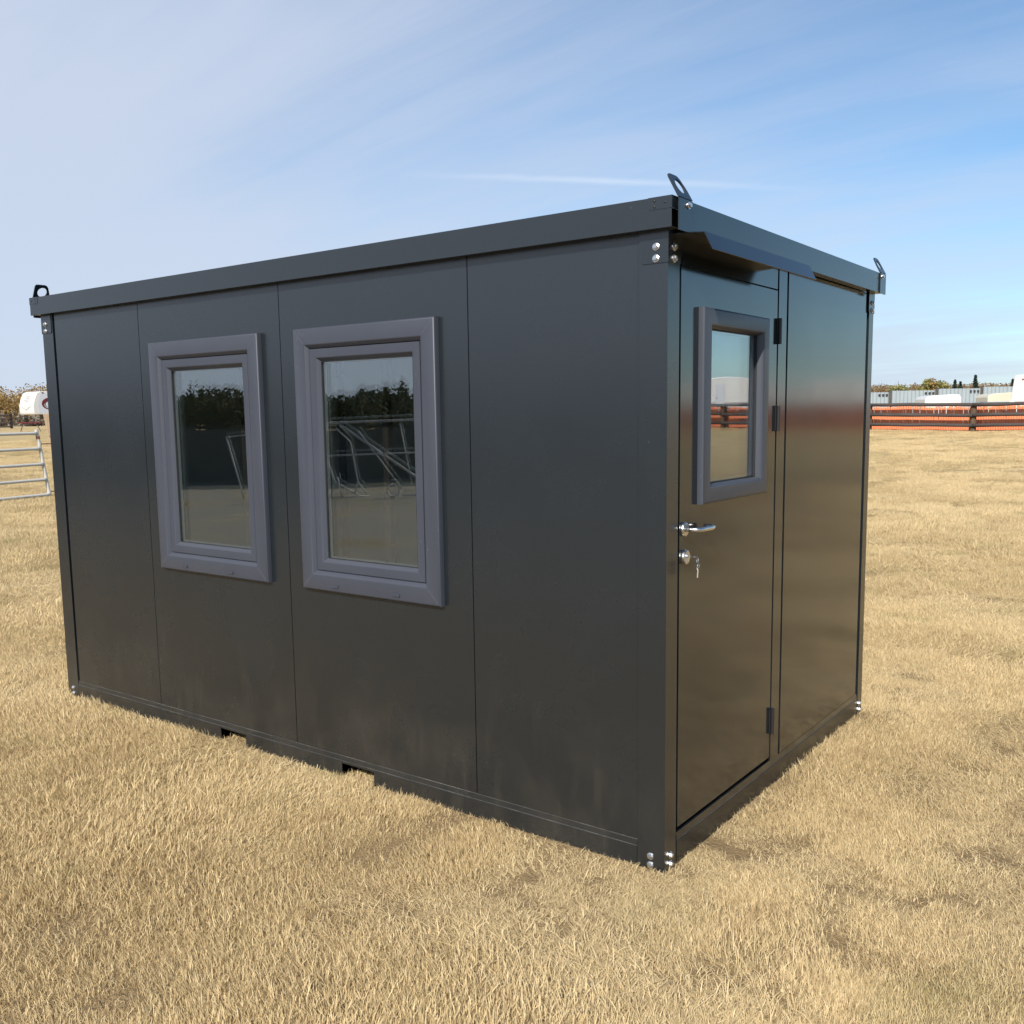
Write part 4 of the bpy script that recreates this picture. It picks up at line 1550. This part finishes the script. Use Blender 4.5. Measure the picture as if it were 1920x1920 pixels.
def vnoise(x, y, s, seed):
    """cheap smooth value noise in numpy"""
    x, y = np.asarray(x) * s, np.asarray(y) * s
    xi, yi = np.floor(x).astype(int), np.floor(y).astype(int)
    xf, yf = x - xi, y - yi
    xf, yf = xf * xf * (3 - 2 * xf), yf * yf * (3 - 2 * yf)

    def hsh(a, b):
        q = np.sin(a * 127.1 + b * 311.7 + seed * 74.7) * 43758.5453
        return q - np.floor(q)
    return (hsh(xi, yi) * (1 - xf) + hsh(xi + 1, yi) * xf) * (1 - yf) + (hsh(xi, yi + 1) * (1 - xf) + hsh(xi + 1, yi + 1) * xf) * yf


def scatter():
    rng = np.random.default_rng(99)
    P, RZ, S, K = [], [], [], []

    def batch(n, rmin, rmax, scale, cone=None):
        r = np.sqrt(rmin ** 2 + (rmax ** 2 - rmin ** 2) * rng.random(n))
        if cone is None:
            a = rng.random(n) * 2 * np.pi
        else:
            a = cone[0] + (rng.random(n) - 0.5) * 2 * cone[1]
        x, y = CAM.x + r * np.cos(a), CAM.y + r * np.sin(a)
        hollow = (x > -CL - 0.03) & (x < 0.03) & (y > -0.03) & (y < CW + 0.03)
        for a_, b_ in FORK:
            hollow &= ~((x > a_ + 0.04) & (x < b_ - 0.04) & (y > -0.05) & (y < 0.07))
        dens = 0.80 + 0.60 * vnoise(x, y, 1.6, 1) + 0.35 * (vnoise(x, y, 5.0, 2) - 0.5)
        bare = (y < -4.3 + 0.25 * np.sin(x * 0.9) + 0.18 * np.sin(x * 2.3 + 1)) & (y > -27) & (rng.random(n) < 0.97)
        keep = ~hollow & ~bare & (rng.random(n) < dens)
        x, y = x[keep], y[keep]
        hgt = 0.62 + 0.55 * vnoise(x, y, 0.9, 3) + 0.45 * vnoise(x, y, 4.0, 4)
        near = np.maximum(np.maximum(-CL - x, x), np.maximum(-y, y - CW))
        hgt = hgt * np.clip(0.80 + near * 1.2, 0.80, 1.0)
        P.append(np.stack([x, y, terrain(x, y) - 0.002], 1))
        dirn = 6.28 * 1.3 * vnoise(x, y, 0.55, 5) + 2.0 * vnoise(x, y, 2.2, 6)
        RZ.append(dirn + rng.normal(0, 0.7, len(x)))
        S.append(scale * hgt * (0.8 + 0.4 * rng.random(len(x))))
        mat_ = vnoise(x, y, 0.8, 7) + 0.6 * vnoise(x, y, 2.6, 8) + 0.25 * rng.random(len(x))
        k_ = rng.integers(0, 4, len(x))
        k_ = np.where(mat_ > 1.08, 4 + rng.integers(0, 2, len(x)), k_)
        k_ = np.where(mat_ < 0.50, 6, k_)
        K.append(k_)

    fwd = math.atan2(_f.y, _f.x)
    area = lambda r0, r1, half: half * (r1 ** 2 - r0 ** 2)
    batch(int(95 * area(0.8, 7, R(52))), 0.8, 7, 1.0, (fwd, R(52)))
    batch(int(70 * area(7, 14, R(46))), 7, 14, 1.12, (fwd, R(46)))
    batch(int(26 * area(14, 26, R(40))), 14, 26, 1.5, (fwd, R(40)))
    batch(int(7.5 * area(26, 55, R(36))), 26, 55, 2.0, (fwd, R(36)))
    batch(int(28 * math.pi * 81), 0.6, 9, 1.25)
    batch(int(7 * math.pi * (22 ** 2 - 81)), 9, 22, 1.9)
    # ranker tufts along the gate and along the fence foot
    n = 420
    d = rng.random(n) * 6 - 1.2
    x = gA.x + gd.x * d + rng.normal(0, 0.22, n)
    y = gA.y + gd.y * d + rng.normal(0, 0.22, n)
    P.append(np.stack([x, y, terrain(x, y)], 1)); RZ.append(rng.random(n) * 6.28); S.append(1.6 + 1.6 * rng.random(n) ** 2); K.append(rng.integers(0, 4, n))
    n = 1500
    x = rng.uniform(xs[0], xs[-1], n)
    y = FY + rng.normal(-0.1, 0.25, n)
    P.append(np.stack([x, y, terrain(x, y)], 1)); RZ.append(rng.random(n) * 6.28); S.append(1.8 + 2.0 * rng.random(n) ** 2); K.append(rng.integers(0, 4, n))
    return np.concatenate(P), np.concatenate(RZ), np.concatenate(S), np.concatenate(K)


P, RZ, S, K = scatter()
me = bpy.data.meshes.new('grass')
me.vertices.add(len(P))
me.vertices.foreach_set('co', P.astype(np.float32).ravel())
for nm, dat in (('turn', RZ), ('size', S)):
    a = me.attributes.new(nm, 'FLOAT', 'POINT')
    a.data.foreach_set('value', dat.astype(np.float32))
a = me.attributes.new('tuft', 'INT', 'POINT')
a.data.foreach_set('value', K.astype(np.int32))
grass = bpy.data.objects.new('grass', me)
COL.objects.link(grass)
tag(grass, 'short dry straw coloured grass covering the yard', 'grass', kind='stuff')
ng = bpy.data.node_groups.new('grass_instancer', 'GeometryNodeTree')
ng.interface.new_socket('Geometry', in_out='INPUT', socket_type='NodeSocketGeometry')
ng.interface.new_socket('Geometry', in_out='OUTPUT', socket_type='NodeSocketGeometry')
gi = N(ng, 'NodeGroupInput')
go = N(ng, 'NodeGroupOutput')
ci = N(ng, 'GeometryNodeCollectionInfo')
ci.inputs['Collection'].default_value = tuft_col
ci.inputs['Separate Children'].default_value = True
ci.inputs['Reset Children'].default_value = True
ip = N(ng, 'GeometryNodeInstanceOnPoints')
ip.inputs['Pick Instance'].default_value = True
at0 = N(ng, 'GeometryNodeInputNamedAttribute', data_type='INT')
at0.inputs['Name'].default_value = 'tuft'
ng.links.new(at0.outputs['Attribute'], ip.inputs['Instance Index'])
at1 = N(ng, 'GeometryNodeInputNamedAttribute', data_type='FLOAT')
at1.inputs['Name'].default_value = 'turn'
at2 = N(ng, 'GeometryNodeInputNamedAttribute', data_type='FLOAT')
at2.inputs['Name'].default_value = 'size'
cxyz = N(ng, 'ShaderNodeCombineXYZ')
cs = N(ng, 'ShaderNodeCombineXYZ')
cs.inputs[0].default_value = 1
ng.links.new(at1.outputs['Attribute'], cxyz.inputs[2])
ng.links.new(gi.outputs[0], ip.inputs['Points'])
ng.links.new(ci.outputs[0], ip.inputs['Instance'])
ng.links.new(cxyz.outputs[0], ip.inputs['Rotation'])
for k in range(3):
    ng.links.new(at2.outputs['Attribute'], cs.inputs[k])
ng.links.new(cs.outputs[0], ip.inputs['Scale'])
ng.links.new(ip.outputs[0], go.inputs[0])
md = grass.modifiers.new('instancer', 'NODES')
md.node_group = ng
me.materials.append(M['straw'])
